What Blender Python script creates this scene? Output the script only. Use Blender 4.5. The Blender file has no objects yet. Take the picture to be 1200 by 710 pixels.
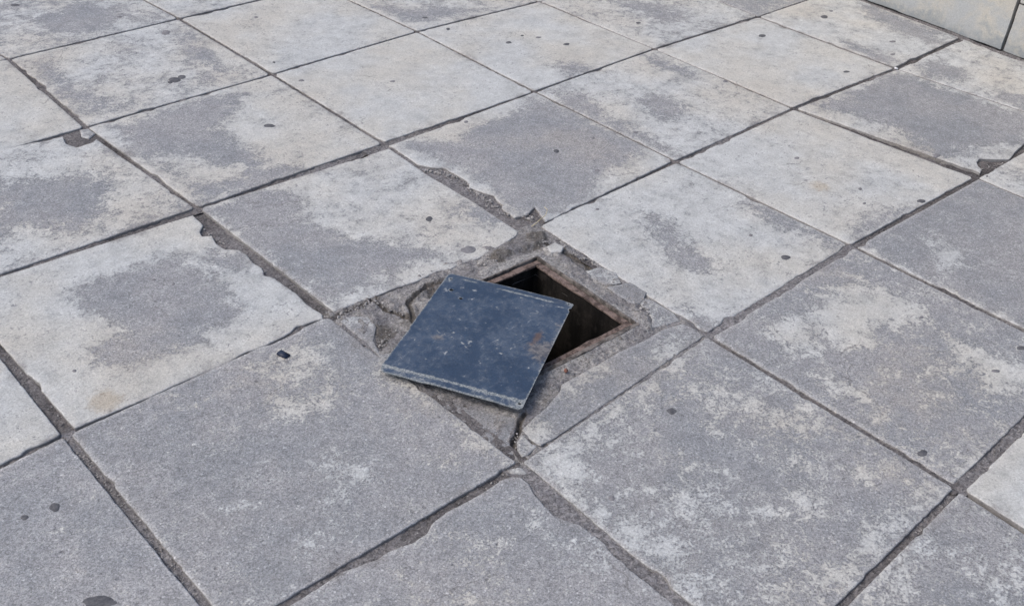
import bpy, bmesh, math, random
import numpy as np
from mathutils import Vector, Matrix, Euler
from mathutils.geometry import delaunay_2d_cdt

SC = bpy.context.scene
COL = SC.collection
random.seed(7)
RNG = np.random.default_rng(7)

# ------------------------------------------------------------------ camera
CAM_F = 1210.18 / 1200.0                    # focal length in image widths
CAM_E = (0.953964768, -0.0537609084, -0.749975451)
CAM_P = (-0.428740662, -3.38427976, 1.36851055)
cam_d = bpy.data.cameras.new("camera")
cam_d.sensor_fit = 'HORIZONTAL'
cam_d.sensor_width = 36.0
cam_d.lens = CAM_F * 36.0
cam_d.clip_start = 0.05
cam_d.clip_end = 500
cam = bpy.data.objects.new("camera", cam_d)
cam.rotation_mode = 'XYZ'
cam.rotation_euler = CAM_E
cam.location = CAM_P
COL.objects.link(cam)
SC.camera = cam

# ------------------------------------------------------------------ light
SUN_EL, SUN_AZ = math.radians(52), math.radians(-62)      # az measured from +y towards +x
world = bpy.data.worlds.new("World")
SC.world = world
world.use_nodes = True
wn = world.node_tree
bg = wn.nodes["Background"]
sky = wn.nodes.new("ShaderNodeTexSky")
sky.sky_type = 'NISHITA'
sky.sun_disc = False
sky.sun_elevation = SUN_EL
sky.sun_rotation = SUN_AZ
sky.air_density = 1.0
sky.dust_density = 3.7
sky.ozone_density = 1.0
wn.links.new(sky.outputs[0], bg.inputs[0])
bg.inputs[1].default_value = 0.14
sun_d = bpy.data.lights.new("sun", 'SUN')
sun_d.energy = 1.0
sun_d.angle = math.radians(26)
sun_d.color = (1.0, 0.955, 0.90)
sun = bpy.data.objects.new("sun", sun_d)
d = Vector((math.sin(SUN_AZ) * math.cos(SUN_EL), math.cos(SUN_AZ) * math.cos(SUN_EL), math.sin(SUN_EL)))
sun.rotation_euler = d.to_track_quat('Z', 'Y').to_euler()
sun.location = d * 20
COL.objects.link(sun)
vs = SC.view_settings
vs.view_transform = 'Standard'
vs.look = 'None'
vs.gamma = 1.0
vs.exposure = 0.28

# ------------------------------------------------------------------ helpers
_R = np.array(Euler(CAM_E, 'XYZ').to_matrix())
_F = 1210.18


def gp(x, y, z=0.0):
    """survey: the place on the level z seen at a mark of the 1200 x 710 photograph"""
    d = _R @ np.array([(x - 600) / _F, (355 - y) / _F, -1.0])
    t = (z - CAM_P[2]) / d[2]
    return np.array(CAM_P) + d * t


def gpl(pts, z=0.0):
    return np.array([gp(x, y, z)[:2] for x, y in pts])


def _hash(ix, iy, seed):
    h = (ix.astype(np.int64) * 374761393 + iy.astype(np.int64) * 668265263 + seed * 144665) & 0x7fffffff
    h = ((h ^ (h >> 13)) * 1274126177) & 0x7fffffff
    h = (h ^ (h >> 16)) & 0xffffff
    return h / float(0xffffff)


def vnoise(x, y, seed=0):
    x = np.asarray(x, float); y = np.asarray(y, float)
    ix = np.floor(x); iy = np.floor(y)
    fx = x - ix; fy = y - iy
    fx = fx * fx * (3 - 2 * fx); fy = fy * fy * (3 - 2 * fy)
    a = _hash(ix, iy, seed); b = _hash(ix + 1, iy, seed)
    c = _hash(ix, iy + 1, seed); d_ = _hash(ix + 1, iy + 1, seed)
    return (a * (1 - fx) + b * fx) * (1 - fy) + (c * (1 - fx) + d_ * fx) * fy


def fbm(x, y, seed=0, octv=4, gain=0.5):
    """-1 .. 1"""
    s = 0; a = 1; t = 0
    for o in range(octv):
        s = s + a * (vnoise(np.asarray(x) * 2 ** o, np.asarray(y) * 2 ** o, seed + o * 17) * 2 - 1)
        t += a; a *= gain
    return s / t


def sd_poly(P, poly):
    """signed distance of points to a polygon, negative inside"""
    P = np.asarray(P, float)
    n = len(poly)
    d2 = np.full(len(P), 1e9)
    inside = np.zeros(len(P), bool)
    for i in range(n):
        a = poly[i]; b = poly[(i + 1) % n]
        e = b - a
        w = P - a
        t = np.clip((w @ e) / max(e @ e, 1e-12), 0, 1)
        q = w - t[:, None] * e
        d2 = np.minimum(d2, (q * q).sum(1))
        c = (a[1] > P[:, 1]) != (b[1] > P[:, 1])
        if abs(e[1]) > 1e-12:
            xi = a[0] + (P[:, 1] - a[1]) / e[1] * e[0]
            inside ^= c & (P[:, 0] < xi)
    d_ = np.sqrt(d2)
    return np.where(inside, -d_, d_)


def sd_line(P, line):
    P = np.asarray(P, float)
    d2 = np.full(len(P), 1e9)
    for a, b in zip(line[:-1], line[1:]):
        e = b - a
        w = P - a
        t = np.clip((w @ e) / max(e @ e, 1e-12), 0, 1)
        q = w - t[:, None] * e
        d2 = np.minimum(d2, (q * q).sum(1))
    return np.sqrt(d2)


def smin_step(x, a, b):
    t = np.clip((x - a) / (b - a), 0, 1)
    return t * t * (3 - 2 * t)


def link(name, mesh, mat=None, parent=None, smooth=True):
    o = bpy.data.objects.new(name, mesh)
    COL.objects.link(o)
    if mat is not None:
        mesh.materials.append(mat)
    if smooth:
        mesh.polygons.foreach_set("use_smooth", [True] * len(mesh.polygons))
    if parent is not None:
        o.parent = parent
    return o


def mesh_from(name, verts, faces, attrs=None):
    m = bpy.data.meshes.new(name)
    m.from_pydata([tuple(map(float, v)) for v in verts], [], [tuple(map(int, f)) for f in faces])
    for k, v in (attrs or {}).items():
        a = m.attributes.new(k, 'FLOAT', 'POINT')
        a.data.foreach_set("value", np.asarray(v, np.float32))
    m.update()
    return m


def tag(o, label, cat, group=None):
    o["label"] = label
    o["category"] = cat
    if group:
        o["group"] = group
    return o


def resample(pts, step, closed=True):
    pts = np.asarray(pts, float)
    out = []
    n = len(pts)
    for i in range(n if closed else n - 1):
        a = pts[i]; b = pts[(i + 1) % n]
        k = max(1, int(round(np.linalg.norm(b - a) / step)))
        for j in range(k):
            out.append(a + (b - a) * j / k)
    if not closed:
        out.append(pts[-1])
    return np.array(out)


def area2(p):
    x, y = p[:, 0], p[:, 1]
    return (x * np.roll(y, -1) - np.roll(x, -1) * y).sum()


def inset(p, dist):
    """offset a counter-clockwise outline inward along its averaged normals"""
    e = np.roll(p, -1, 0) - np.roll(p, 1, 0)
    n = np.stack([-e[:, 1], e[:, 0]], 1)
    n /= np.maximum(np.linalg.norm(n, axis=1), 1e-9)[:, None]
    return p + n * dist


def fill(outline, inner_step, holes=(), margin=0.6):
    """triangulate an outline (with holes) over a jittered grid of inner points"""
    lo = outline.min(0); hi = outline.max(0)
    gx, gy = np.meshgrid(np.arange(lo[0], hi[0], inner_step), np.arange(lo[1], hi[1], inner_step))
    g = np.stack([gx.ravel(), gy.ravel()], 1)
    g = g + RNG.uniform(-.28, .28, g.shape) * inner_step
    keep = sd_poly(g, outline) < -inner_step * margin
    for h in holes:
        keep &= sd_poly(g, h) > inner_step * margin
    g = g[keep]
    V = list(outline); E = [(i, (i + 1) % len(outline)) for i in range(len(outline))]
    for h in holes:
        s = len(V)
        V += list(h)
        E += [(s + i, s + (i + 1) % len(h)) for i in range(len(h))]
    V += list(g)
    r = delaunay_2d_cdt([Vector(v) for v in V], E, [], 0, 1e-6)
    ov = np.array([tuple(v) for v in r[0]])
    tri = np.array(r[2])
    c = ov[tri].mean(1)
    ok = sd_poly(c, outline) < 0
    for h in holes:
        ok &= sd_poly(c, h) > 0
    tri = tri[ok]
    a = ov[tri]
    s = (a[:, 1, 0] - a[:, 0, 0]) * (a[:, 2, 1] - a[:, 0, 1]) - (a[:, 1, 1] - a[:, 0, 1]) * (a[:, 2, 0] - a[:, 0, 0])
    tri[s < 0] = tri[s < 0][:, ::-1]
    return ov, tri


# ------------------------------------------------------------------ materials
class NT:
    def __init__(self, name):
        self.m = bpy.data.materials.new(name)
        self.m.use_nodes = True
        self.t = self.m.node_tree
        self.b = self.t.nodes["Principled BSDF"]

    def n(self, typ, **kw):
        x = self.t.nodes.new(typ)
        for k, v in kw.items():
            setattr(x, k, v)
        return x

    def put(self, sock, v):
        if isinstance(v, bpy.types.NodeSocket):
            self.t.links.new(v, sock)
        elif isinstance(v, (tuple, list)) and len(v) == 3 and sock.type == 'RGBA':
            sock.default_value = (*v, 1)
        else:
            sock.default_value = v

    def attr(self, name):
        x = self.n("ShaderNodeAttribute")
        x.attribute_name = name
        return x.outputs["Fac"]

    def math(self, op, a, b=0.0, c=None, clamp=False):
        x = self.n("ShaderNodeMath", operation=op)
        x.use_clamp = clamp
        self.put(x.inputs[0], a); self.put(x.inputs[1], b)
        if c is not None:
            self.put(x.inputs[2], c)
        return x.outputs[0]

    def noise(self, scale, detail=4.0, rough=0.55, dist=0.0, vec=None):
        x = self.n("ShaderNodeTexNoise")
        x.inputs["Scale"].default_value = scale
        x.inputs["Detail"].default_value = detail
        x.inputs["Roughness"].default_value = rough
        x.inputs["Distortion"].default_value = dist
        self.put(x.inputs["Vector"], vec if vec is not None else self.pos())
        return x.outputs[0]

    def pos(self):
        if not hasattr(self, "_p"):
            self._p = self.n("ShaderNodeNewGeometry").outputs["Position"]
        return self._p

    def step(self, v, a, b, lo=0.0, hi=1.0):
        x = self.n("ShaderNodeMapRange", interpolation_type='SMOOTHSTEP')
        self.put(x.inputs[0], v)
        x.inputs[1].default_value = a; x.inputs[2].default_value = b
        x.inputs[3].default_value = lo; x.inputs[4].default_value = hi
        return x.outputs[0]

    def mix(self, f, a, b, blend='MIX'):
        x = self.n("ShaderNodeMix", data_type='RGBA', blend_type=blend)
        self.put(x.inputs[0], f)
        self.put(x.inputs[6], a); self.put(x.inputs[7], b)
        return x.outputs[2]

    def scale(self, col, f):
        x = self.n("ShaderNodeVectorMath", operation='SCALE')
        self.put(x.inputs[0], col); self.put(x.inputs[3], f)
        return x.outputs[0]

    def bump(self, h, strength, dist, prev=None):
        x = self.n("ShaderNodeBump")
        x.inputs["Strength"].default_value = strength
        x.inputs["Distance"].default_value = dist
        self.put(x.inputs["Height"], h)
        if prev is not None:
            self.put(x.inputs["Normal"], prev)
        return x.outputs[0]

    def done(self, color, rough=0.8, normal=None, spec=0.4, metal=0.0):
        self.put(self.b.inputs["Base Color"], color)
        self.put(self.b.inputs["Roughness"], rough)
        self.put(self.b.inputs["Specular IOR Level"], spec)
        self.put(self.b.inputs["Metallic"], metal)
        if normal is not None:
            self.put(self.b.inputs["Normal"], normal)
        return self.m


def slab_material():
    k = NT("worn_concrete_slab")
    wear = k.attr("wear"); edge = k.attr("edge"); flake = k.attr("flake"); tone = k.attr("tone"); stain = k.attr("stain")
    nA = k.noise(8.0, 10.0, 0.66, 0.4)
    nB = k.noise(55.0, 8.0, 0.74, 0.5)
    nC = k.noise(20.0, 8.0, 0.70, 0.3)
    n3 = k.noise(190.0, 4.0, 0.7)
    low = k.noise(2.3, 4.0, 0.55)
    low2 = k.noise(4.7, 5.0, 0.6)
    cA = k.math('SUBTRACT', nA, 0.5); cB = k.math('SUBTRACT', nB, 0.5); cC = k.math('SUBTRACT', nC, 0.5); c3 = k.math('SUBTRACT', n3, 0.5)
    # the chalky skin: where it is left and where it has flaked away
    stack = k.math('ADD', k.math('MULTIPLY', cA, 18.0), k.math('MULTIPLY', cB, 22.0))
    stack = k.math('ADD', stack, k.math('MULTIPLY', cC, 17.0))
    stack = k.math('ADD', stack, k.math('MULTIPLY', c3, 19.0))
    cov = k.math('ADD', k.math('MULTIPLY', wear, 14.0), k.math('MULTIPLY', stack, flake))
    film = k.step(cov, -0.17, 0.13)
    haze = k.step(cov, -1.1, 0.7)
    thick = k.step(k.math('ADD', cov, k.math('MULTIPLY', cB, 2.6)), 0.0, 0.62)
    grey = k.mix(k.step(low2, 0.38, 0.62), (0.252, 0.262, 0.276), (0.302, 0.303, 0.310))
    grey = k.scale(grey, k.math('ADD', 1.0, k.math('ADD', k.math('MULTIPLY', cC, 0.75), k.math('MULTIPLY', cB, 0.5))))
    grey = k.mix(k.math('MULTIPLY', haze, 0.42), grey, (0.385, 0.378, 0.372))
    thin = k.mix(k.step(low, 0.40, 0.60), (0.405, 0.418, 0.424), (0.432, 0.422, 0.398))
    chalk = k.mix(k.step(low, 0.38, 0.62), (0.490, 0.504, 0.500), (0.515, 0.505, 0.466))
    white = k.mix(thick, thin, chalk)
    white = k.scale(white, k.math('ADD', 1.0, k.math('ADD', k.math('MULTIPLY', cC, 0.80), k.math('MULTIPLY', cA, 0.40))))
    col = k.mix(k.math('MULTIPLY', film, 0.93), grey, white)
    # small scabs lost out of the skin
    pit = k.step(k.math('ADD', cB, k.math('MULTIPLY', c3, 0.6)), -0.085, -0.145)
    pit = k.math('MULTIPLY', pit, k.step(k.math('ADD', low2, k.math('MULTIPLY', cC, 0.8)), 0.40, 0.60))
    col = k.mix(k.math('MULTIPLY', pit, 0.72), col, (0.205, 0.205, 0.218))
    # pale rim along the arris, dirt near the joints
    rim = k.step(k.math('ADD', edge, k.math('MULTIPLY', cB, 0.040)), 0.011, 0.002)
    col = k.mix(k.math('MULTIPLY', rim, 0.34), col, (0.52, 0.515, 0.51))
    dirt = k.step(k.math('ADD', edge, k.math('ADD', k.math('MULTIPLY', cA, 0.16), k.math('MULTIPLY', cC, 0.08))), 0.006, -0.030)
    col = k.mix(k.math('MULTIPLY', dirt, 0.6), col, (0.215, 0.205, 0.20))
    side = k.step(edge, -0.0015, -0.0045)
    col = k.mix(k.math('MULTIPLY', side, 0.70), col, (0.190, 0.178, 0.172))
    smear = k.step(k.math('ADD', low, k.math('MULTIPLY', cC, 0.5)), 0.56, 0.72)
    col = k.mix(k.math('MULTIPLY', smear, 0.22), col, (0.36, 0.315, 0.26))
    st = k.step(k.math('ADD', stain, k.math('MULTIPLY', cB, 0.06)), 0.008, -0.016)
    col = k.mix(k.math('MULTIPLY', st, 0.38), col, (0.36, 0.265, 0.15))
    # little blow holes
    vp = k.n("ShaderNodeTexVoronoi"); vp.inputs["Scale"].default_value = 46.0; k.put(vp.inputs["Vector"], k.pos())
    rp = k.n("ShaderNodeSeparateColor"); k.put(rp.inputs[0], vp.outputs["Color"])
    rad = k.math('MULTIPLY', k.step(rp.outputs[0], 0.70, 1.0), 0.17)
    hole = k.step(k.math('SUBTRACT', k.math('ADD', vp.outputs["Distance"], k.math('MULTIPLY', c3, 0.12)), rad), 0.02, -0.03)
    hole = k.math('MULTIPLY', hole, k.step(k.math('ADD', low2, k.math('MULTIPLY', cA, 0.6)), 0.42, 0.58))
    col = k.mix(k.math('MULTIPLY', hole, 0.6), col, (0.13, 0.13, 0.138))
    # hairline cracks, few and far between
    wob = k.n("ShaderNodeVectorMath", operation='MULTIPLY_ADD')
    nw = k.n("ShaderNodeTexNoise"); nw.inputs["Scale"].default_value = 9.0; nw.inputs["Detail"].default_value = 5.0; k.put(nw.inputs["Vector"], k.pos())
    k.put(wob.inputs[0], nw.outputs["Color"]); wob.inputs[1].default_value = (0.16, 0.16, 0.0); k.put(wob.inputs[2], k.pos())
    vc = k.n("ShaderNodeTexVoronoi", feature='DISTANCE_TO_EDGE'); vc.inputs["Scale"].default_value = 2.1; k.put(vc.inputs["Vector"], wob.outputs[0])
    crack = k.math('MULTIPLY', k.step(vc.outputs["Distance"], 0.0042, 0.0012), k.step(low2, 0.53, 0.58))
    col = k.mix(k.math('MULTIPLY', crack, 0.55), col, (0.14, 0.135, 0.135))
    # sand grains of the concrete
    v1 = k.n("ShaderNodeTexVoronoi"); v1.inputs["Scale"].default_value = 330.0; k.put(v1.inputs["Vector"], k.pos())
    v2 = k.n("ShaderNodeTexVoronoi"); v2.inputs["Scale"].default_value = 620.0; k.put(v2.inputs["Vector"], k.pos())
    r1 = k.n("ShaderNodeSeparateColor"); k.put(r1.inputs[0], v1.outputs["Color"])
    r2 = k.n("ShaderNodeSeparateColor"); k.put(r2.inputs[0], v2.outputs["Color"])
    g = k.math('ADD', k.math('MULTIPLY', k.math('SUBTRACT', r1.outputs[0], 0.5), 0.40), k.math('MULTIPLY', k.math('SUBTRACT', r2.outputs[1], 0.5), 0.54))
    g = k.math('MULTIPLY', g, k.math('SUBTRACT', 1.0, k.math('MULTIPLY', film, 0.52)))
    spark = k.math('MULTIPLY', k.step(r1.outputs[2], 0.955, 0.985), 0.50)
    g = k.math('ADD', g, k.math('MULTIPLY', c3, 0.55))
    g = k.math('ADD', g, k.math('MULTIPLY', spark, k.math('SUBTRACT', 1.0, film)))
    f = k.math('MULTIPLY', k.math('ADD', g, 1.0), tone)
    col = k.scale(col, f)
    h = k.math('ADD', k.math('MULTIPLY', r1.outputs[0], 0.0003), k.math('MULTIPLY', film, 0.0005))
    h = k.math('ADD', h, k.math('MULTIPLY', nB, 0.0025))
    h = k.math('ADD', h, k.math('MULTIPLY', nC, 0.0030))
    h = k.math('SUBTRACT', h, k.math('MULTIPLY', hole, 0.0010))
    nb = k.bump(h, 0.85, 1.0)
    return k.done(col, 0.74, nb, 0.35)


def grains(k, s1, s2):
    v1 = k.n("ShaderNodeTexVoronoi"); v1.inputs["Scale"].default_value = s1; k.put(v1.inputs["Vector"], k.pos())
    v2 = k.n("ShaderNodeTexVoronoi"); v2.inputs["Scale"].default_value = s2; k.put(v2.inputs["Vector"], k.pos())
    r1 = k.n("ShaderNodeSeparateColor"); k.put(r1.inputs[0], v1.outputs["Color"])
    r2 = k.n("ShaderNodeSeparateColor"); k.put(r2.inputs[0], v2.outputs["Color"])
    return r1.outputs[0], r2.outputs[0]


def mortar_material():
    k = NT("rough_mortar")
    dirt = k.attr("dirt"); chalk = k.attr("chalk")
    n1 = k.noise(16.0, 9.0, 0.68, 0.4)
    n2 = k.noise(80.0, 8.0, 0.74)
    c1 = k.math('SUBTRACT', n1, 0.5); c2 = k.math('SUBTRACT', n2, 0.5)
    r1, r2 = grains(k, 210.0, 520.0)
    col = k.mix(k.step(n1, 0.40, 0.60), (0.225, 0.218, 0.224), (0.345, 0.332, 0.320))
    c = k.math('ADD', chalk, k.math('ADD', k.math('MULTIPLY', c2, 2.6), k.math('MULTIPLY', c1, 1.2)))
    col = k.mix(k.math('MULTIPLY', k.step(c, 0.25, 0.65), 0.72), col, (0.46, 0.445, 0.425))
    dd = k.math('ADD', dirt, k.math('ADD', k.math('MULTIPLY', c1, 2.8), k.math('MULTIPLY', c2, 1.6)))
    col = k.mix(k.math('MULTIPLY', k.step(dd, 0.22, 0.75), 0.78), col, (0.105, 0.092, 0.078))
    g = k.math('ADD', k.math('MULTIPLY', k.math('SUBTRACT', r1, 0.5), 0.55), k.math('MULTIPLY', k.math('SUBTRACT', r2, 0.5), 0.55))
    col = k.scale(col, k.math('ADD', g, 1.0))
    h = k.math('ADD', k.math('MULTIPLY', n2, 0.009), k.math('MULTIPLY', r1, 0.0008))
    h = k.math('ADD', h, k.math('MULTIPLY', n1, 0.010))
    return k.done(col, 0.88, k.bump(h, 1.0, 1.0), 0.25)


def joint_material():
    k = NT("joint_grit")
    n1 = k.noise(6.0, 7.0, 0.62)
    n2 = k.noise(95.0, 7.0, 0.74)
    pale = k.attr("pale")
    r1, r2 = grains(k, 240.0, 560.0)
    col = k.mix(k.step(n1, 0.40, 0.62), (0.098, 0.090, 0.090), (0.190, 0.176, 0.172))
    col = k.mix(k.math('MULTIPLY', k.step(n2, 0.54, 0.66), 0.5), col, (0.26, 0.245, 0.235))
    fillc = k.mix(k.step(n2, 0.40, 0.60), (0.205, 0.199, 0.207), (0.300, 0.290, 0.292))
    col = k.mix(pale, col, fillc)
    g = k.math('ADD', k.math('MULTIPLY', k.math('SUBTRACT', r1, 0.5), 0.7), k.math('MULTIPLY', k.math('SUBTRACT', r2, 0.5), 0.5))
    col = k.scale(col, k.math('ADD', g, 1.0))
    h = k.math('ADD', k.math('MULTIPLY', n2, 0.007), k.math('MULTIPLY', r1, 0.0012))
    return k.done(col, 0.9, k.bump(h, 1.0, 1.0), 0.2)


def cover_material():
    k = NT("scuffed_blue_paint")
    worn = k.attr("worn"); rust = k.attr("rust"); chalk = k.attr("chalk"); fleck = k.attr("fleck")
    tc = k.n("ShaderNodeTexCoord").outputs["Object"]
    n1 = k.noise(11.0, 7.0, 0.6, 0.2, tc)
    n2 = k.noise(70.0, 7.0, 0.7, 0.3, tc)
    n3 = k.noise(320.0, 3.0, 0.6, 0.0, tc)
    mp = k.n("ShaderNodeMapping")
    mp.inputs["Rotation"].default_value = (0, 0, 0.5)
    mp.inputs["Scale"].default_value = (26, 190, 1)
    k.put(mp.inputs["Vector"], tc)
    scr = k.noise(1.0, 4.0, 0.6, 0.6, mp.outputs[0])
    c2 = k.math('SUBTRACT', n2, 0.5); c1 = k.math('SUBTRACT', n1, 0.5)
    blue = k.mix(k.step(n1, 0.36, 0.64), (0.028, 0.050, 0.090), (0.040, 0.067, 0.114))
    blue = k.mix(k.math('MULTIPLY', k.step(k.math('ADD', n2, k.math('MULTIPLY', c1, 0.35)), 0.44, 0.66), 0.30), blue, (0.110, 0.142, 0.190))
    blue = k.mix(k.math('MULTIPLY', k.math('MULTIPLY', k.step(scr, 0.60, 0.68), k.step(n1, 0.46, 0.58)), 0.5), blue, (0.27, 0.30, 0.33))
    fl = k.math('MULTIPLY', k.step(n2, 0.625, 0.66), k.step(n1, 0.47, 0.58))
    blue = k.mix(k.math('MULTIPLY', fl, 0.7), blue, (0.36, 0.38, 0.385))
    # bare, scuffed metal on bends, edges, screw holes; painted highlight on edges, near bend
    w = k.math('ADD', worn, k.math('ADD', k.math('MULTIPLY', c2, 2.0), k.math('MULTIPLY', c1, 0.5)))
    wm = k.step(w, 0.22, 0.75)
    col = k.mix(k.math('MULTIPLY', wm, 0.80), blue, k.mix(k.step(n3, 0.40, 0.60), (0.170, 0.200, 0.215), (0.340, 0.355, 0.350)))
    c = k.math('ADD', chalk, k.math('ADD', k.math('MULTIPLY', c2, 1.8), k.math('MULTIPLY', c1, 0.8)))
    cm = k.step(c, 0.22, 1.0)
    col = k.mix(k.math('MULTIPLY', cm, 0.62), col, k.mix(k.step(n2, 0.42, 0.58), (0.115, 0.100, 0.090), (0.245, 0.222, 0.200)))
    r = k.math('ADD', rust, k.math('MULTIPLY', c2, 1.6))
    rm = k.step(r, 0.25, 0.95)
    col = k.mix(k.math('MULTIPLY', rm, 0.72), col, (0.120, 0.072, 0.052))
    fk = k.step(k.math('ADD', fleck, k.math('MULTIPLY', c2, 2.2)), 0.26, 0.66)
    col = k.mix(k.math('MULTIPLY', fk, 0.62), col, (0.44, 0.455, 0.455))
    dust = k.math('MULTIPLY', k.step(k.math('ADD', n1, k.math('MULTIPLY', c2, 1.2)), 0.36, 0.70), 0.07)
    col = k.mix(dust, col, (0.30, 0.29, 0.28))
    col = k.scale(col, k.math('ADD', k.math('MULTIPLY', k.math('SUBTRACT', n3, 0.5), 1.0), 1.0))
    rough = k.math('ADD', k.math('MULTIPLY', n2, 0.35), k.math('MULTIPLY', wm, 0.15))
    rough = k.math('ADD', rough, 0.36)
    h = k.math('ADD', k.math('MULTIPLY', n2, 0.0009), k.math('MULTIPLY', n1, 0.006))
    return k.done(col, rough, k.bump(h, 0.7, 1.0), 0.42)


def simple(name, c1, c2, scale=40.0, rough=0.8, bumpd=0.002, grain=0.5, metal=0.0):
    k = NT(name)
    tc = k.pos()
    n1 = k.noise(scale, 8.0, 0.7, 0.2, tc)
    n2 = k.noise(scale * 7, 4.0, 0.72, 0.0, tc)
    col = k.mix(k.step(n1, 0.41, 0.59), c1, c2)
    col = k.scale(col, k.math('ADD', k.math('MULTIPLY', k.math('SUBTRACT', n2, 0.5), grain * 2.2), 1.0))
    return k.done(col, rough, k.bump(k.math('ADD', n1, k.math('MULTIPLY', n2, 0.3)), 0.7, bumpd), 0.3, metal)


def shaft_material():
    k = NT("streaked_shaft_concrete")
    mp = k.n("ShaderNodeMapping")
    mp.inputs["Scale"].default_value = (22, 22, 4)
    k.put(mp.inputs["Vector"], k.pos())
    st = k.noise(1.0, 5.0, 0.6, 0.2, mp.outputs[0])
    n1 = k.noise(25.0, 7.0, 0.7)
    n2 = k.noise(160.0, 4.0, 0.7)
    col = k.mix(k.step(st, 0.40, 0.62), (0.005, 0.0043, 0.0040), (0.018, 0.0155, 0.0138))  # concrete colour darkened to near black for the shade inside the pit
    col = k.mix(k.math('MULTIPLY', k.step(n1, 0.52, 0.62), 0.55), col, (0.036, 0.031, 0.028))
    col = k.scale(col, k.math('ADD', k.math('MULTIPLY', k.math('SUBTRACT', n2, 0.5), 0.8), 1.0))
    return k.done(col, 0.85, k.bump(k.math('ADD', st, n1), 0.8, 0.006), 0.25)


def wall_material():
    k = NT("weathered_wall_stone")
    tone = k.attr("tone"); grime = k.attr("grime")
    n1 = k.noise(6.0, 8.0, 0.62, 0.3)
    n2 = k.noise(45.0, 6.0, 0.7)
    n3 = k.noise(300.0, 3.0, 0.6)
    col = k.mix(k.step(n1, 0.42, 0.58), (0.392, 0.408, 0.412), (0.478, 0.460, 0.412))
    g = k.math('ADD', grime, k.math('MULTIPLY', k.math('SUBTRACT', n1, 0.5), 2.2))
    g = k.math('ADD', g, k.math('MULTIPLY', k.math('SUBTRACT', n2, 0.5), 1.4))
    col = k.mix(k.math('MULTIPLY', k.step(g, 0.3, 0.9), 0.75), col, (0.25, 0.285, 0.315))
    col = k.scale(col, k.math('MULTIPLY', tone, k.math('ADD', k.math('MULTIPLY', k.math('SUBTRACT', n3, 0.5), 0.9), 1.0)))
    h = k.math('ADD', k.math('MULTIPLY', n2, 0.002), k.math('MULTIPLY', n3, 0.0005))
    return k.done(col, 0.7, k.bump(h, 0.7, 1.0), 0.35)


M_SLAB = slab_material()
M_MORTAR = mortar_material()
M_JOINT = joint_material()
M_COVER = cover_material()
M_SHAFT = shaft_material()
M_WALL = wall_material()
M_RUST = simple("rusty_angle_iron", (0.070, 0.051, 0.044), (0.215, 0.162, 0.140), 60, 0.8, 0.002, 0.6)
M_RIM = simple("dirty_frame_rim", (0.075, 0.067, 0.061), (0.205, 0.184, 0.168), 55, 0.85, 0.003, 0.6)
M_GUM = simple("trodden_gum", (0.080, 0.082, 0.092), (0.130, 0.130, 0.138), 60, 0.75, 0.001, 0.5)
M_GUM2 = simple("faded_gum", (0.17, 0.17, 0.18), (0.23, 0.225, 0.235), 60, 0.8, 0.001, 0.5)
M_GRAVEL = simple("grit_stone", (0.20, 0.19, 0.185), (0.42, 0.405, 0.39), 70, 0.85, 0.002, 0.5)
M_GROUND = simple("packed_grit", (0.12, 0.112, 0.11), (0.20, 0.19, 0.185), 30, 0.92, 0.006, 0.6)
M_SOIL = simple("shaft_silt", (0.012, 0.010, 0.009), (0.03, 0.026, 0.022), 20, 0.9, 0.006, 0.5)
M_CHIP = simple("navy_plastic", (0.012, 0.018, 0.040), (0.022, 0.032, 0.062), 40, 0.45, 0.0005, 0.2)
M_PAPER = simple("dull_white_paper", (0.60, 0.61, 0.64), (0.72, 0.73, 0.75), 60, 0.7, 0.0005, 0.2)
M_BRICK = simple("rust_red_chip", (0.16, 0.07, 0.05), (0.26, 0.13, 0.10), 90, 0.85, 0.001, 0.4)
M_STRAW = simple("dry_straw", (0.38, 0.33, 0.22), (0.55, 0.50, 0.36), 80, 0.8, 0.0005, 0.3)

# ------------------------------------------------------------------ paving grid
T = 0.6
NODE_PX = {(1, 0): (10, 69), (2, 0): (210, 22), (1, 1): (101, 149), (2, 1): (319, 87), (3, 1): (489, 37), (4, 1): (632, 2),
           (1, 2): (231, 244), (2, 2): (450, 168), (3, 2): (626.5, 107.5), (4, 2): (767, 57.5), (5, 2): (888.6, 19.6),
           (0, 3): (77, 508), (1, 3): (385, 368), (2, 3): (628, 263), (3, 3): (792, 189), (4, 3): (930, 127), (5, 3): (1050, 80.5),
           (1, 4): (610, 541), (2, 4): (829, 393), (3, 4): (999, 288), (4, 4): (1145, 208), (2, 5): (1123, 572)}
NODE = {k: gp(*v)[:2] for k, v in NODE_PX.items()}
VIA = {(5, 4): [((5, 3), (1200, 132)), ((4, 4), (1200, 177))], (3, 5): [((3, 4), (1200, 385)), ((2, 5), (1200, 499))],
       (2, 6): [((2, 5), (1200, 622))], (1, 5): [((1, 4), (800, 709)), ((2, 5), (979, 710))],
       (0, 4): [((0, 3), (235, 710)), ((1, 4), (321, 707))], (-1, 3): [((0, 3), (0, 546))],
       (0, 2): [((0, 3), (0, 412)), ((1, 2), (0, 323))], (0, 1): [((1, 1), (0, 178))], (1, -1): [((1, 0), (0, 64))],
       (2, -1): [((2, 0), (168, 0))], (3, 0): [((2, 0), (305, 0)), ((3, 1), (410, 0))], (5, 1): [((5, 2), (839, 0))]}
for k, lst in VIA.items():
    acc = []
    for frm, px in lst:
        a = NODE[frm]; dd = gp(*px)[:2] - a
        L = T * math.hypot(k[0] - frm[0], k[1] - frm[1])
        acc.append(a + dd / np.linalg.norm(dd) * L)
    NODE[k] = np.mean(acc, 0)
KN = list(NODE)
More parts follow.
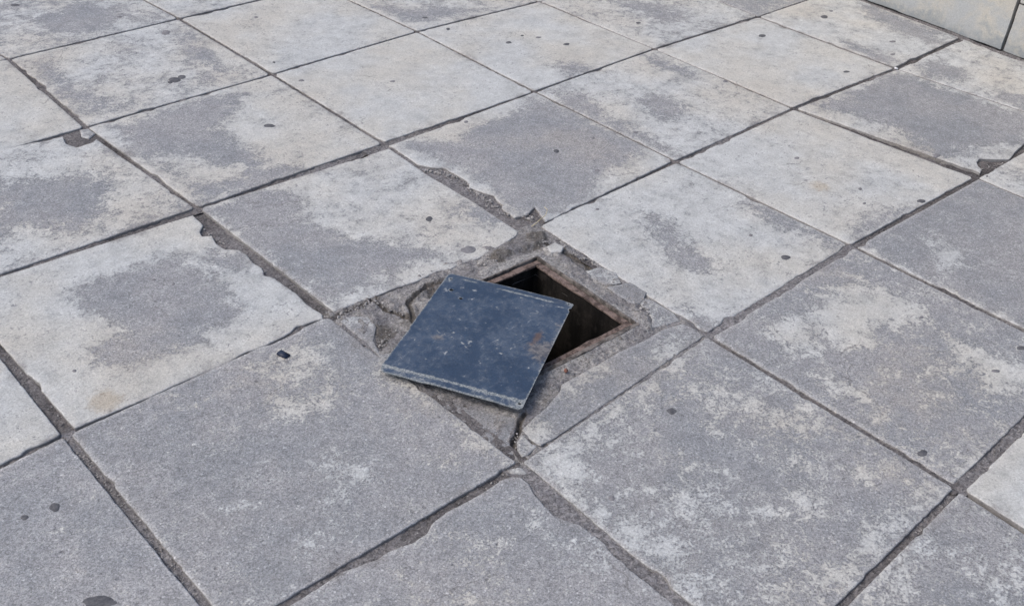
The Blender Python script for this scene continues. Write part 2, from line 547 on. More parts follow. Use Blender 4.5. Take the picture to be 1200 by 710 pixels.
KR = np.array([NODE[k] - np.array([k[0] * T, -k[1] * T]) for k in KN])
KA = np.array(KN, float)


def node(a, b):
    if (a, b) in NODE:
        return NODE[(a, b)]
    d2 = ((KA - (a, b)) ** 2).sum(1)
    w = 1 / d2 ** 2
    return np.array([a * T, -b * T]) + (KR * w[:, None]).sum(0) / w.sum()


# foot of the wall: two surveyed marks
WA, WB = gp(1016, 2.6)[:2], gp(1200, 71.5)[:2]
WDIR = (WB - WA) / np.linalg.norm(WB - WA)                 # runs to the right along the wall
WN = np.array([WDIR[1], -WDIR[0]])                         # horizontal normal
if WN @ (np.array(CAM_P[:2]) - WA) < 0:
    WN = -WN                                               # towards the pavement


def wall_hit(p, q):
    t = ((WA + WN * 0.007 - p) @ WN) / ((q - p) @ WN)
    return p + (q - p) * t


GAP = {}                                                   # full joint widths in metres, keyed by the two grid nodes


def setgap(n1, n2, w):
    GAP[frozenset((n1, n2))] = w


for n1, n2, w in [((0, 3), (0, 4), .0135), ((1, 5), (2, 5), .012), ((2, 5), (3, 5), .022), ((0, 3), (1, 3), .010), ((0, 2), (0, 3), .013),
                  ((2, 4), (3, 4), .016), ((3, 4), (4, 4), .014), ((2, 5), (2, 6), .012), ((-1, 3), (0, 3), .008), ((1, 1), (1, 2), .009),
                  ((1, 0), (1, 1), .013), ((2, 1), (2, 2), .010), ((2, 0), (2, 1), .012), ((4, 3), (5, 3), .014), ((3, 3), (4, 3), .012),
                  ((4, 3), (4, 4), .014), ((1, 2), (2, 2), .008), ((5, 3), (6, 3), .016), ((2, 3), (3, 3), .012), ((2, 2), (2, 3), .011),
                  ((1, 2), (1, 3), .012), ((2, 4), (2, 5), .011), ((3, 4), (3, 5), .012), ((4, 2), (5, 2), .010), ((2, 3), (2, 4), .010),
                  ((1, 3), (1, 4), .012), ((1, 3), (2, 3), .010), ((1, 4), (2, 4), .0035), ((1, 4), (1, 5), .009), ((0, 4), (1, 4), .007)]:
    setgap(n1, n2, w)


def gap(n1, n2):
    k = frozenset((n1, n2))
    if k not in GAP:
        GAP[k] = 0.0062 + random.uniform(-.0005, .0025)
    return GAP[k]


# broken edges, surveyed as runs of marks that replace the straight edge (L-T, T-R, R-B or B-L, in that order of travel)
EDGE = {
    ((0, 4), 'LT'): [None, (290, 737), (345, 705), (372, 688), (400, 669), (425, 660), (445, 650), (465, 641), (485, 634), (500, 624), (507, 611), (525, 598),
                     (548, 586), (570, 573), (588, 561), (600, 557)],
    ((0, 4), 'TR'): [(611, 558), (621, 566), (627, 578), (637, 590), (649, 603), (665, 609), (680, 614), (695, 625), (707, 634), (718, 644), (728, 655),
                     (741, 668), (758, 681), (778, 697), (800, 716), (830, 740), None],
    ((2, 2), 'BL'): [(638, 261), (632, 252), (627, 243), (617, 252), (603, 255), (592, 248), (583, 239), (579, 229), (567, 226), (551, 220), (547, 212),
                     (535, 205), (519, 197), (505, 196), (490, 193), (471, 180), (455, 171)],
    ((1, 2), 'TR'): [(456, 174), (480, 190), (500, 204), (529, 221), (559, 239), (586, 257), (608, 271)],
    ((1, 2), 'RB'): [(606, 276), (590, 286), (572, 296), (562, 302), (540, 309), (528, 315), (512, 318), (490, 329), (465, 337), (440, 347), (415, 356), (391, 365)],
    ((0, 2), 'TR'): [(226, 251), (238, 263), (234, 271), (237, 276), (248, 275), (254, 285), (265, 291), (280, 292), (289, 297), (298, 308), (307, 313),
                     (310, 322), (322, 325), (331, 332), (347, 343), (360, 356), (378, 368)],
    ((0, 2), 'RB'): [(379, 373), (368, 376), (357, 380), (347, 382), (341, 389), (325, 398), (300, 409), (288, 412), (268, 424), (237, 438), (205, 451),
                     (176, 465), (130, 484), (87, 502)],
    ((4, 3), 'RB'): [None, (1200, 169), (1192, 176), (1183, 187), (1165, 186.5), (1149, 186), (1145, 190), (1147, 195), (1151, 199), (1149, 203)],
    ((0, 1), 'LT'): [None, (0, 176), (40, 167), (74, 160), (78, 169), (90, 173), (108, 167), (113, 163)],
}

# ------------------------------------------------------------------ where the chalky skin is left ('w') and worn off ('g'), per slab
WEAR = {
    (1, 0): dict(base=.03, flake=.14, p=[('g', [(34, 71), (62, 70), (82, 95), (120, 112), (152, 120), (162, 124), (132, 134), (105, 132), (60, 102), (45, 85)]),
                                       ('g', [(192, 40), (222, 38), (242, 58), (262, 78), (256, 92), (232, 103), (240, 80), (218, 58)])]),
    (1, 1): dict(base=.045, flake=.12, p=[('g', [(132, 149), (190, 132), (237, 115), (281, 112), (274, 128), (257, 149), (277, 169), (304, 183), (314, 196), (352, 199),
                                              (277, 227), (233, 233), (195, 200), (150, 170)]),
                                       ('w', [(178, 178), (215, 180), (250, 192), (290, 196), (285, 207), (240, 215), (205, 206)])]),
    (2, 0): dict(base=.05, flake=.10, p=[]),
    (2, 1): dict(base=.075, flake=.10, p=[]),
    (3, 0): dict(base=.02, flake=.12, p=[('g', [(430, 5), (480, 12), (520, 8), (560, 14), (500, 27), (470, 22)])]),
    (3, 1): dict(base=.06, flake=.11, p=[('g', [(650, 78), (668, 72), (690, 80), (672, 90)])]),
    (4, 1): dict(base=.03, flake=.16, p=[('g', [(715, 2), (770, 4), (805, 18), (800, 32), (770, 26), (740, 12)])]),
    (1, 2): dict(base=.035, flake=.12, p=[('g', [(240, 247), (300, 224), (345, 224), (352, 250), (380, 268), (430, 278), (475, 288), (505, 298), (475, 315), (420, 340),
                                              (388, 356), (340, 328), (290, 290)]),
                                       ('g', [(545, 235), (575, 245), (600, 262), (560, 262), (530, 250)]),
                                       ('w', [(405, 350), (470, 318), (560, 282), (566, 290), (470, 330), (400, 360)])]),
    (2, 2): dict(base=.05, flake=.075, p=[('g', [(470, 168), (535, 166), (549, 149), (589, 142), (603, 132), (623, 116), (645, 118), (704, 150), (748, 168), (754, 180),
                                               (725, 195), (700, 213), (687, 232), (650, 250), (628, 250), (600, 245), (545, 197), (500, 184)])]),
    (3, 2): dict(base=.035, flake=.13, p=[('g', [(640, 106), (682, 113), (704, 125), (717, 142), (762, 160), (795, 175), (772, 176), (720, 151), (670, 130)]),
                                        ('g', [(745, 115), (775, 111), (803, 125), (797, 140), (765, 136)]),
                                        ('g', [(752, 64), (800, 78), (810, 86), (770, 78)])]),
    (4, 2): dict(base=.055, flake=.11, p=[]),
    (5, 2): dict(base=.04, flake=.11, p=[('g', [(1008, 4), (1060, 21), (1110, 40), (1092, 53), (1050, 36), (1020, 22)]),
                                       ('g', [(985, 48), (1030, 62), (1052, 72), (1040, 75), (1000, 60)])]),
    (0, 0): dict(base=.06, flake=.11, p=[]),
    (1, -1): dict(base=.01, flake=.15, p=[('g', [(25, 18), (100, 3), (165, 12), (105, 42), (60, 40)])]),
    (2, -1): dict(base=.03, flake=.12, p=[]),
    (0, 1): dict(base=.035, flake=.17, p=[('g', [(-10, 213), (35, 208), (75, 206), (115, 200), (124, 206), (128, 232), (137, 250), (100, 268), (60, 274), (20, 268), (-10, 280)])]),
    (0, 2): dict(base=.05, flake=.09, p=[('g', [(91, 335), (135, 321), (162, 311), (210, 301), (237, 318), (257, 335), (270, 348), (284, 358), (277, 375), (250, 385),
                                             (223, 402), (189, 416), (162, 426), (112, 428), (108, 412), (149, 395), (135, 379), (95, 365)]),
                                       ('g', [(248, 294), (284, 298), (288, 312), (252, 320), (238, 310)])], s=[(122, 470, .035)]),
    (-1, 2): dict(base=.08, flake=.10, p=[]),
    (-1, 3): dict(base=-.045, flake=.12, p=[], tone=1.05),
    (0, 3): dict(base=-.036, flake=.125, p=[('h', [(300, 432), (345, 408), (385, 396), (402, 430), (392, 468), (360, 488), (330, 480), (318, 455)]),
                                        ('h', [(380, 535), (420, 540), (437, 560), (400, 580), (378, 562)]), ('w', [(402, 380), (500, 460), (604, 540), (594, 541), (488, 463), (396, 386)])], tone=1.0),  # thin last 'w' run: pale line drawn to set off the slab's edge
    (0, 4): dict(base=-.032, flake=.15, p=[], tone=1.03),
    (2, 3): dict(base=.05, flake=.12, p=[('g', [(757, 250), (785, 260), (802, 288), (840, 308), (828, 320), (785, 303), (772, 275)]),
                                      ('g', [(800, 362), (835, 376), (855, 386), (828, 390)]),
                                      ('g', [(868, 234), (930, 258), (985, 284), (975, 290), (900, 256)])]),
    (3, 3): dict(base=.055, flake=.12, p=[('g', [(1008, 278), (1030, 264), (1062, 244), (1036, 246), (1015, 262)])], s=[(960, 218, .03), (945, 109, .03)]),
    (4, 3): dict(base=.03, flake=.13, p=[('g', [(955, 125), (990, 114), (1037, 86), (1064, 86), (1210, 138), (1210, 172), (1160, 166), (1142, 172), (1128, 188), (1097, 184),
                                             (1070, 164), (1037, 150), (1000, 136)])], tone=.97),
    (5, 3): dict(base=.03, flake=.14, p=[('g', [(1070, 76), (1105, 70), (1132, 88), (1122, 98), (1092, 90)]), ('g', [(1148, 105), (1210, 115), (1210, 130), (1170, 118)])]),
    (1, 4): dict(base=-.014, flake=.14, p=[('w', [(616, 541), (660, 508), (720, 470), (800, 418), (822, 400), (826, 412), (790, 445), (720, 495), (690, 535), (740, 590), (715, 600), (665, 570)]),
                                              ('w', [(640, 560), (700, 598), (780, 668), (822, 704), (845, 690), (785, 636), (720, 580)]),
                                              ('w', [(985, 690), (1050, 632), (1108, 580), (1085, 566), (1025, 615), (950, 685)]),
                                              ('g', [(745, 482), (790, 466), (825, 482), (850, 512), (900, 540), (960, 556), (1000, 546), (1050, 546), (1080, 580), (1020, 622),
                                              (960, 648), (900, 602), (860, 562), (800, 540), (760, 522)]),
                                       ('w', [(932, 575), (962, 572), (975, 605), (958, 606)]), ('w', [(985, 545), (1005, 545), (1008, 556), (992, 556)]),
                                       ('g', [(820, 640), (900, 664), (945, 690), (870, 700), (810, 670)]), ('g', [(690, 540), (730, 520), (750, 560), (720, 600), (690, 580)])]),
    (2, 4): dict(base=-.025, flake=.15, p=[('w', [(898, 389), (945, 355), (983, 328), (1037, 335), (1087, 358), (1090, 374), (1037, 389), (1016, 406), (983, 409), (962, 392),
                                               (966, 419), (935, 414)]),
                                        ('w', [(1110, 396), (1160, 410), (1210, 430), (1210, 470), (1160, 455), (1120, 420)]),
                                        ('w', [(965, 432), (990, 440), (1020, 470), (1000, 470), (975, 450)]),
                                        ('w', [(1090, 530), (1120, 548), (1150, 530), (1180, 500), (1130, 565)])]),
    (3, 4): dict(base=-.045, flake=.11, p=[('w', [(1087, 281), (1104, 276), (1125, 292), (1132, 308), (1108, 318), (1094, 300)]),
                                        ('w', [(1015, 292), (1060, 318), (1130, 350), (1210, 385), (1210, 392), (1100, 345)])], tone=.97),
    (1, 5): dict(base=-.012, flake=.17, p=[('w', [(1010, 690), (1060, 640), (1110, 600), (1130, 595), (1090, 640), (1050, 690)])]),
    (2, 5): dict(base=.07, flake=.13, p=[]),
}


def grey_field(P, spec):
    W = np.full(len(P), spec['base'])
    for kind, px in spec['p']:
        s = sd_poly(P, gpl(px))
        W = np.minimum(W, s) if kind == 'g' else np.maximum(W, -s if kind == 'w' else np.minimum(-s, .009))
    return np.clip(W, -.09, .09)


def slab_mesh(name, outline, seed, step, spec, thick=0.035, z0=0.0, tilt=(0, 0), rnd=0.0030, rough=0.0, crumble=1.0):
    """a slab with a worn, chipped arris over a given outline"""
    p = resample(outline, step * 0.55)
    if area2(p) < 0:
        p = p[::-1]
    s = np.arange(len(p)) * step * 0.55
    per = s[-1]
    # wear of the edge: fine crumble, and now and then a bigger chip
    e = 0.0015 * (fbm(s * 75, s * 0 + seed, seed, 4, .65) + .45) + np.clip(fbm(s * 16, s * 0 + seed * 1.7, seed + 5, 3) - .27, 0, 1) * 0.020
    e *= smin_step(np.minimum(s, per - s), 0, .01)
    p1 = inset(p, np.clip(e * crumble, -.0005, .014)[:, None])
    p2 = inset(p1, np.full((len(p), 1), 0.0009))
    p3 = inset(p1, np.full((len(p), 1), rnd))
    ov, tri = fill(p3, step, margin=.55)
    P = ov
    c = outline.mean(0)
    n = len(p)

    def zz(Q):
        return z0 + (Q - c) @ np.array(tilt) + .0012 * fbm(Q[:, 0] * 3, Q[:, 1] * 3, seed, 3) + rough * fbm(Q[:, 0] * 40, Q[:, 1] * 40, seed + 3, 4)
    zt = zz(P)
    V = [np.c_[P, zt]]
    off = len(P)
    z1 = zz(p3)
    ring2 = np.c_[p2, zz(p2) - 0.0007]
    ring1 = np.c_[p1, zz(p1) - 0.0028]
    ring0 = np.c_[inset(p, np.full((len(p), 1), 0.002)), np.full(n, z0 - thick)]
    V += [ring2, ring1, ring0]
    V = np.concatenate(V)
    # the first n points of the filled sheet are the outline itself
    faces = [tuple(t) for t in tri]
    idx3 = np.arange(n)
    r2 = off + idx3; r1 = r2 + n; r0 = r1 + n
    for A, B in ((idx3, r2), (r2, r1), (r1, r0)):
        for i in range(n):
            j = (i + 1) % n
            faces.append((B[i], B[j], A[j], A[i]))
    XY = V[:, :2]
    edge = -sd_poly(XY, p1)
    edge[off + n:] = -0.004
    edge[off + 2 * n:] = -0.04
    wear = grey_field(XY, spec)
    st = np.full(len(V), .2)
    for x, y, r in spec.get('s', []):
        st = np.minimum(st, np.linalg.norm(XY - gp(x, y)[:2], axis=1) - r)
    m = mesh_from(name, V, faces, dict(wear=wear, edge=np.clip(edge, -.05, .1), flake=np.full(len(V), spec['flake']),
                                       tone=np.full(len(V), spec.get('tone', 1.0)), stain=st))
    return m


# ------------------------------------------------------------------ the ground under the paving, open over the shaft
FT = np.array(gp(629.5, 300.2)[:2])                        # frame, far corner
FR = np.array(gp(750.5, 380.6)[:2])                        # frame, right corner
E2 = (FR - FT); FB_ = np.linalg.norm(E2); E2 = E2 / FB_   # along the right-hand side
E1 = np.array([E2[1], -E2[0]])                             # away from it, to the left
if E1[0] > 0:
    E1 = -E1
FA_ = 0.338


def fl(u, v):
    """frame coordinates: u to the left, v towards the camera"""
    return FT + E1 * u + E2 * v


pav = bpy.data.objects.new("pavement", None)
HP = [fl(.02, .02), fl(FA_ - .02, .02), fl(FA_ - .02, FB_ - .02), fl(.02, FB_ - .02)]
BIGQ = [np.array(p) for p in ((80., 80.), (-80., 80.), (-80., -80.), (80., -80.))]
gv = [(*p, -.036) for p in HP] + [(*p, -.036) for p in BIGQ]
_o = sorted(range(4), key=lambda i: math.atan2(HP[i][1] - HP[0][1] * 0 + 2.08, HP[i][0] - .92))
_h = [HP[i] for i in sorted(range(4), key=lambda i: math.atan2(HP[i][1] + 2.08, HP[i][0] - .92))]
_b = [BIGQ[i] for i in sorted(range(4), key=lambda i: math.atan2(BIGQ[i][1] + 2.08, BIGQ[i][0] - .92))]
gv = [(*p, -.036) for p in _h] + [(*p, -.036) for p in _b]
gf = [(i, 4 + i, 4 + (i + 1) % 4, (i + 1) % 4) for i in range(4)]
pm = mesh_from("pavement", gv, gf)
pav = link("pavement", pm, M_GROUND, None, False)
pav["kind"] = "structure"

SLABS = {}
CENTER = (1, 3)


def cell_quad(a, b):
    L, Tn, R, B = (a, b), (a + 1, b), (a + 1, b + 1), (a, b + 1)
    pts = [node(*L), node(*Tn), node(*R), node(*B)]
    if a == 5:
        pts[1] = wall_hit(pts[0], pts[1]); pts[2] = wall_hit(pts[3], pts[2])
    gaps = [gap(L, Tn), gap(Tn, R) if a != 5 else 0.004, gap(R, B), gap(B, L)]
    ln = []
    c = np.mean(pts, 0)
    for i in range(4):
        p = pts[i]; q = pts[(i + 1) % 4]
        t = (q - p) / np.linalg.norm(q - p)
        n = np.array([-t[1], t[0]])
        if n @ (c - p) < 0:
            n = -n
        ln.append((p + n * gaps[i] / 2, t))
    out = []
    for i in range(4):                                      # corner i joins edge i-1 and edge i
        (p, t), (q, s) = ln[i - 1], ln[i]
        A = np.stack([t, -s], 1)
        k = np.linalg.solve(A, q - p)
        out.append(p + t * k[0])
    return out


def cell_outline(a, b):
    q = cell_quad(a, b)
    names = ['LT', 'TR', 'RB', 'BL']
    out = []
    seed = (a + 3) * 31 + (b + 3) * 7
    rs = np.random.default_rng(seed)
    fixed = [((a, b), n_) in EDGE for n_ in names]
    for i in range(4):
        prev_fixed = fixed[i - 1]
        p = q[i]; nx = q[(i + 1) % 4]; pv = q[i - 1]
        if not (fixed[i] or prev_fixed):                   # knocked-off corner
            r = rs.uniform(.003, .010)
            out.append(p + (pv - p) / np.linalg.norm(pv - p) * r * rs.uniform(.7, 1.5))
            out.append(p + (nx - p) / np.linalg.norm(nx - p) * r)
        elif not (fixed[i] and prev_fixed) and not fixed[i]:
            pass
        if fixed[i]:
            run = EDGE[((a, b), names[i])]
            if run[0] is None:
                out.append(p)
            out += list(gpl([r_ for r_ in run if r_ is not None]))
            if run[-1] is None:
                out.append(nx)
    return np.array(out)


CELLS = [(a, b) for a in range(-2, 6) for b in range(-3, 7)]


def cell_wanted(a, b):
    c = (node(a, b) + node(a + 1, b + 1)) / 2
    v = (np.array([c[0], c[1], 0]) - np.array(CAM_P)) @ _R
    if -v[2] < .2:
        return False
    x = 600 + _F * v[0] / -v[2]; y = 355 - _F * v[1] / -v[2]
    return -330 < x < 1560 and -110 < y < 1050


for (a, b) in CELLS:
    if (a, b) == CENTER or not cell_wanted(a, b):
        continue
    seed = (a + 3) * 31 + (b + 3) * 7
    rs = np.random.default_rng(seed + 1000)
    spec = WEAR.get((a, b), dict(base=float(rs.uniform(-.03, .05)), flake=.13, p=[]))
    ol = cell_outline(a, b)
    dist = np.linalg.norm(np.array(CAM_P[:2]) - ol.mean(0))
    step = 0.011 if dist < 2.6 else (0.015 if dist < 3.6 else .02)
    m = slab_mesh("paving_slab", ol, seed, step, spec, z0=float(rs.uniform(-.0010, .0010)), tilt=tuple(rs.uniform(-.002, .002, 2)))
    SLABS[(a, b)] = link("paving_slab", m, M_SLAB, pav)

# ------------------------------------------------------------------ grit in the joints, one run per joint
PALE = {((2, 4), (3, 4)): .8, ((3, 4), (4, 4)): .35, ((2, 5), (3, 5)): .7, ((1, 4), (1, 5)): .9, ((0, 4), (1, 4)): .45, ((0, 3), (0, 4)): .75,
        ((2, 2), (2, 3)): .5, ((1, 2), (2, 2)): .45, ((1, 5), (2, 5)): .4, ((0, 3), (1, 3)): .55, ((1, 2), (1, 3)): .3, ((3, 3), (3, 4)): .7,
        ((3, 1), (4, 1)): .2, ((4, 1), (4, 2)): .6, ((3, 2), (3, 3)): .25, ((0, 1), (1, 1)): .4, ((4, 4), (5, 4)): .15}
DEEP = {((1, 4), (1, 5)): -.0045, ((2, 5), (3, 5)): -.006, ((2, 4), (3, 4)): -.004, ((3, 4), (4, 4)): -.0055, ((0, 3), (0, 4)): -.007, ((0, 4), (1, 4)): -.007,
        ((2, 2), (2, 3)): -.0045, ((1, 2), (1, 3)): -.009, ((2, 5), (2, 6)): -.016, ((4, 3), (4, 4)): -.007, ((4, 4), (5, 4)): -.0085, ((0, 1), (1, 1)): -.0055}
segs = set()
for (a, b) in list(SLABS) + [CENTER]:
    segs |= {((a, b), (a + 1, b)), ((a, b), (a, b + 1)), ((a, b + 1), (a + 1, b + 1))}
    if a != 5:
        segs.add(((a + 1, b), (a + 1, b + 1)))
for si, (n1, n2) in enumerate(sorted(segs)):
    p = node(*n1); q = node(*n2)
    if n2[0] == 6:
        q = wall_hit(p, q)
    L = np.linalg.norm(q - p); t = (q - p) / L; nn = np.array([-t[1], t[0]])
    ns = int(L / .006); us = np.linspace(-.01, L + .004, ns)
    half = .110 if frozenset((n1, n2)) in [frozenset(((4, 4), (5, 4))), frozenset(((0, 1), (1, 1)))] else .075 if frozenset((n1, n2)) == frozenset(((2, 2), (2, 3))) else .040 if frozenset((n1, n2)) in [frozenset(((1, 4), (1, 5))), frozenset(((0, 4), (1, 4))), frozenset(((2, 2), (2, 3)))] else .065 if frozenset((n1, n2)) == frozenset(((1, 2), (1, 3))) else .018
    wv = np.linspace(-half, half, 9 if half < .03 else 15)
    U, Wv = np.meshgrid(us, wv, indexing='ij')
    XY = p + U.ravel()[:, None] * t + Wv.ravel()[:, None] * nn
    dz = DEEP.get((n1, n2), DEEP.get((n2, n1), -.0058))
    if CENTER in ((n1[0], n1[1]), (n1[0] - 1, n1[1]), (n1[0], n1[1] - 1)):
        dz = max(dz, -.0052)
    z = dz + .0025 * fbm(XY[:, 0] * 9, XY[:, 1] * 9, 3 + si, 2) + .0040 * fbm(XY[:, 0] * 110, XY[:, 1] * 120, 9, 3) - .0012 * (si % 3) * .35
    nw = len(wv)
    F = [(i * nw + j, (i + 1) * nw + j, (i + 1) * nw + j + 1, i * nw + j + 1) for i in range(ns - 1) for j in range(nw - 1)]
    pl = PALE.get((n1, n2), PALE.get((n2, n1), 0.22))
    m = mesh_from("joint_filling", np.c_[XY, z], F, dict(pale=np.clip(pl + .5 * fbm(XY[:, 0] * 5, XY[:, 1] * 5, si + 40, 2), 0, 1)))
    m.flip_normals() if (t[0] * nn[1] - t[1] * nn[0]) < 0 else None
    link("joint_filling", m, M_JOINT, pav)

# ------------------------------------------------------------------ the broken slab round the shaft: mortar bed and loose fragments
CQ = cell_quad(*CENTER)
cc = np.mean(CQ, 0)
CQX = np.array([c + (c - cc) / np.linalg.norm(c - cc) * .028 for c in CQ])     # runs just under the neighbours
S_BED = .0042
us = np.arange(-.14, FA_ + .32, S_BED); vs_ = np.arange(-.16, FB_ + .20, S_BED)
us = np.unique(np.r_[us[(abs(us - .003) > .002) & (abs(us - FA_ + .003) > .002)], .003, FA_ - .003])
vs_ = np.unique(np.r_[vs_[(abs(vs_ - .003) > .002) & (abs(vs_ - FB_ + .003) > .002)], .003, FB_ - .003])
U, Vv = np.meshgrid(us, vs_, indexing='ij')
XY = FT + U.ravel()[:, None] * E1 + Vv.ravel()[:, None] * E2
sdq = sd_poly(XY, CQX)
# relief: lumps (+) and scoops (-) surveyed on the ground
LUMPS = [
    ([(573, 300), (585, 289), (606, 279), (625, 272), (638, 272), (642, 281), (630, 290), (605, 298), (584, 307)], .010, .012),   # trowelled dollop at the far corner
    ([(636, 290), (650, 286), (663, 293), (655, 299), (640, 299)], .007, .006),                  # pale stone
    ([(650, 300), (676, 297), (692, 312), (705, 322), (690, 328), (668, 318)], .004, .008),
    ([(690, 318), (715, 320), (729, 332), (712, 337), (698, 330)], .007, .006),
    ([(712, 338), (738, 335), (757, 352), (745, 360), (728, 352)], .005, .006),
    ([(745, 365), (762, 372), (765, 388), (750, 394), (742, 385)], .006, .007),
    ([(400, 372), (425, 362), (445, 366), (452, 390), (440, 402), (418, 392)], .003, .010),
    ([(440, 348), (470, 338), (500, 340), (492, 352), (462, 362)], .005, .008),
    ([(468, 358), (488, 356), (492, 372), (478, 378)], .006, .006),
    ([(505, 340), (525, 330), (540, 318), (560, 312), (548, 325), (522, 344)], .004, .008),
    ([(560, 318), (600, 303), (628, 294), (629, 299), (595, 313), (565, 326)], .004, .006),
]
SCOOPS = [
    ([(432, 378), (455, 375), (470, 385), (462, 400), (446, 412), (436, 402)], .006, .012),
    ([(495, 335), (520, 328), (523, 345), (505, 352)], .010, .010),
    ([(640, 283), (665, 291), (690, 305), (712, 321), (730, 338), (700, 328), (668, 304)], .006, .008),
]
CRACKS = [
    ([(392, 371), (408, 362), (422, 358), (438, 350), (452, 362), (470, 368), (486, 375)], .012, .0045),
    ([(438, 350), (452, 340), (470, 335)], .006, .003),
    ([(486, 375), (478, 355), (492, 342), (500, 332), (520, 328)], .010, .004),
    ([(615, 484), (609, 492), (608, 502), (601, 516), (606, 527), (613, 537)], .013, .0045),
    ([(545, 474), (546, 484), (549, 496)], .006, .002),
    ([(640, 284), (668, 298), (686, 306), (693, 315), (715, 322), (730, 335), (742, 345), (757, 357)], .007, .0035),
    ([(615, 523), (625, 516), (640, 520)], .006, .003),
]
FRAGS = [  # outline, base level, skin, flake, tone
    ([(612, 503), (622, 492), (640, 477), (656, 458), (658, 450), (690, 432), (725, 412), (756, 398), (776, 386), (800, 379), (815, 386), (826, 393), (800, 411),
      (768, 433), (735, 455.5), (700, 479.5), (668, 501), (645, 516.5), (634, 523), (620, 513)], .0006, dict(base=-.045, flake=.12, p=[
          ('w', [(612, 500), (640, 505), (640, 520), (615, 520)]), ('w', [(770, 420), (800, 392), (826, 394), (780, 428)]), ('w', [(655, 448), (700, 420), (705, 428), (662, 455)])], tone=.90)),
    ([(499, 463), (520, 468), (546, 474), (575, 480), (606, 486), (604, 500), (597, 514), (600, 525), (607, 535), (600, 538), (585, 529), (560, 511), (530, 489)], -.0050,
     dict(base=-.06, flake=.08, p=[], tone=.80)),
    ([(606, 517), (612, 508), (622, 518), (630, 522), (619, 532), (612, 534), (606, 526)], -.001, dict(base=-.005, flake=.14, p=[], tone=.92)),
    ([(594, 549), (606, 545), (613, 547), (618, 553), (610, 554), (600, 554)], -.003, dict(base=.01, flake=.10, p=[], tone=.95)),
    ([(398, 376), (405, 370), (432, 369), (441, 382), (438, 398), (446, 414), (462, 410), (474, 398), (488, 392), (478, 412), (462, 430), (453, 427), (430, 402)], -.0012,
     dict(base=-.025, flake=.16, p=[], tone=.92)),
    ([(742, 345), (765, 352), (790, 367), (797, 376), (775, 382), (762, 384), (764, 373), (755, 362)], .0005, dict(base=-.02, flake=.14, p=[], tone=.93)),
    ([(711, 337), (738, 331), (758, 343), (752, 355), (744, 358), (728, 350)], .0016, dict(base=-.06, flake=.09, p=[], tone=.78)),
    ([(686, 318), (703, 313), (722, 320), (728, 332), (709, 335), (694, 327)], .0018, dict(base=-.01, flake=.14, p=[], tone=.9)),
    ([(640, 291), (650, 286), (661, 291), (658, 297), (645, 298)], .006, dict(base=.08, flake=.06, p=[], tone=.98)),
    ([(93, 151), (104, 149.5), (112, 155), (104, 161), (95, 159)], -.0035, dict(base=.0, flake=.12, p=[], tone=1.0)),
]
z = -.0022 + .0030 * fbm(XY[:, 0] * 16, XY[:, 1] * 16, 21, 3) + .0046 * fbm(XY[:, 0] * 85, XY[:, 1] * 75, 22, 4)
dirt = np.full(len(XY), .10); chalk = np.full(len(XY), .10)
jit = .004 * fbm(XY[:, 0] * 60, XY[:, 1] * 60, 33, 3)
for px, h, s in LUMPS:
    k = 1 - smin_step(sd_poly(XY, gpl(px)) + jit, -s, .0015)
    z += h * k
for px, h, s in SCOOPS:
    k = 1 - smin_step(sd_poly(XY, gpl(px)) + jit, -s, .002)
    z -= h * k
    dirt += .55 * k
for ln, h, w in CRACKS:
    dd = sd_line(XY, gpl(ln)) + jit * .35
    k = 1 - smin_step(dd, w * .35, w * 1.5)
    z -= h * k
    dirt += 1.2 * (1 - smin_step(dd, w * .3, w * 2.2))
k = 1 - smin_step(sd_poly(XY, gpl(LUMPS[0][0])), -.004, .012); dirt += .45 * k
k = 1 - smin_step(sd_poly(XY, gpl(LUMPS[1][0])), -.003, .002); chalk += .9 * k; dirt -= .6 * k
k = 1 - smin_step(sd_poly(XY, gpl([(446, 350), (520, 315), (600, 282), (612, 276), (600, 292), (540, 318), (480, 345), (452, 358)])), -.01, .01); chalk += .30 * k
k = 1 - smin_step(sd_poly(XY, gpl(LUMPS[10][0])), -.004, .004); chalk += .45 * k; dirt -= .1 * k
k = 1 - smin_step(sd_poly(XY, gpl([(640, 450), (700, 416), (752, 389), (764, 376), (770, 386), (705, 424), (650, 455)])), -.006, .006); chalk += .25 * k
for px, zl, spec in FRAGS[:9]:
    z -= .0045 * (1 - smin_step(sd_poly(XY, gpl(px)), -.006, .0))
fr_d = np.maximum(np.maximum(-U.ravel(), U.ravel() - FA_), np.maximum(-Vv.ravel(), Vv.ravel() - FB_))
near = 1 - smin_step(fr_d, .004, .022)
chalk += .32 * (1 - smin_step(fr_d, .010, .030))
z = z * (1 - near) + (.0005 + .0012 * fbm(XY[:, 0] * 80, XY[:, 1] * 80, 44, 3)) * near
z = np.clip(z, -.018, .012)
z = np.where(sdq > -.012, np.minimum(z, -.0040 - .05 * np.clip(sdq + .012, 0, .05)), z)
nu, nv = len(us), len(vs_)
cen_u = (us[:-1] + us[1:]) / 2; cen_v = (vs_[:-1] + vs_[1:]) / 2
sq = sdq.reshape(nu, nv)
F = []
for i in range(nu - 1):
    for j in range(nv - 1):
        if .003 < cen_u[i] < FA_ - .003 and .003 < cen_v[j] < FB_ - .003:
            continue
        if sq[i, j] > .004:
            continue
        F.append((i * nv + j, (i + 1) * nv + j, (i + 1) * nv + j + 1, i * nv + j + 1))
used = np.unique(np.array(F))
mp_ = np.full(len(XY), -1); mp_[used] = np.arange(len(used))
F = [tuple(mp_[list(f)]) for f in F]
m = mesh_from("mortar_bed", np.c_[XY, z][used], F, dict(dirt=np.clip(dirt, 0, 1.4)[used], chalk=np.clip(chalk, 0, 1)[used]))
if m.polygons[0].normal.z < 0:
    m.flip_normals()
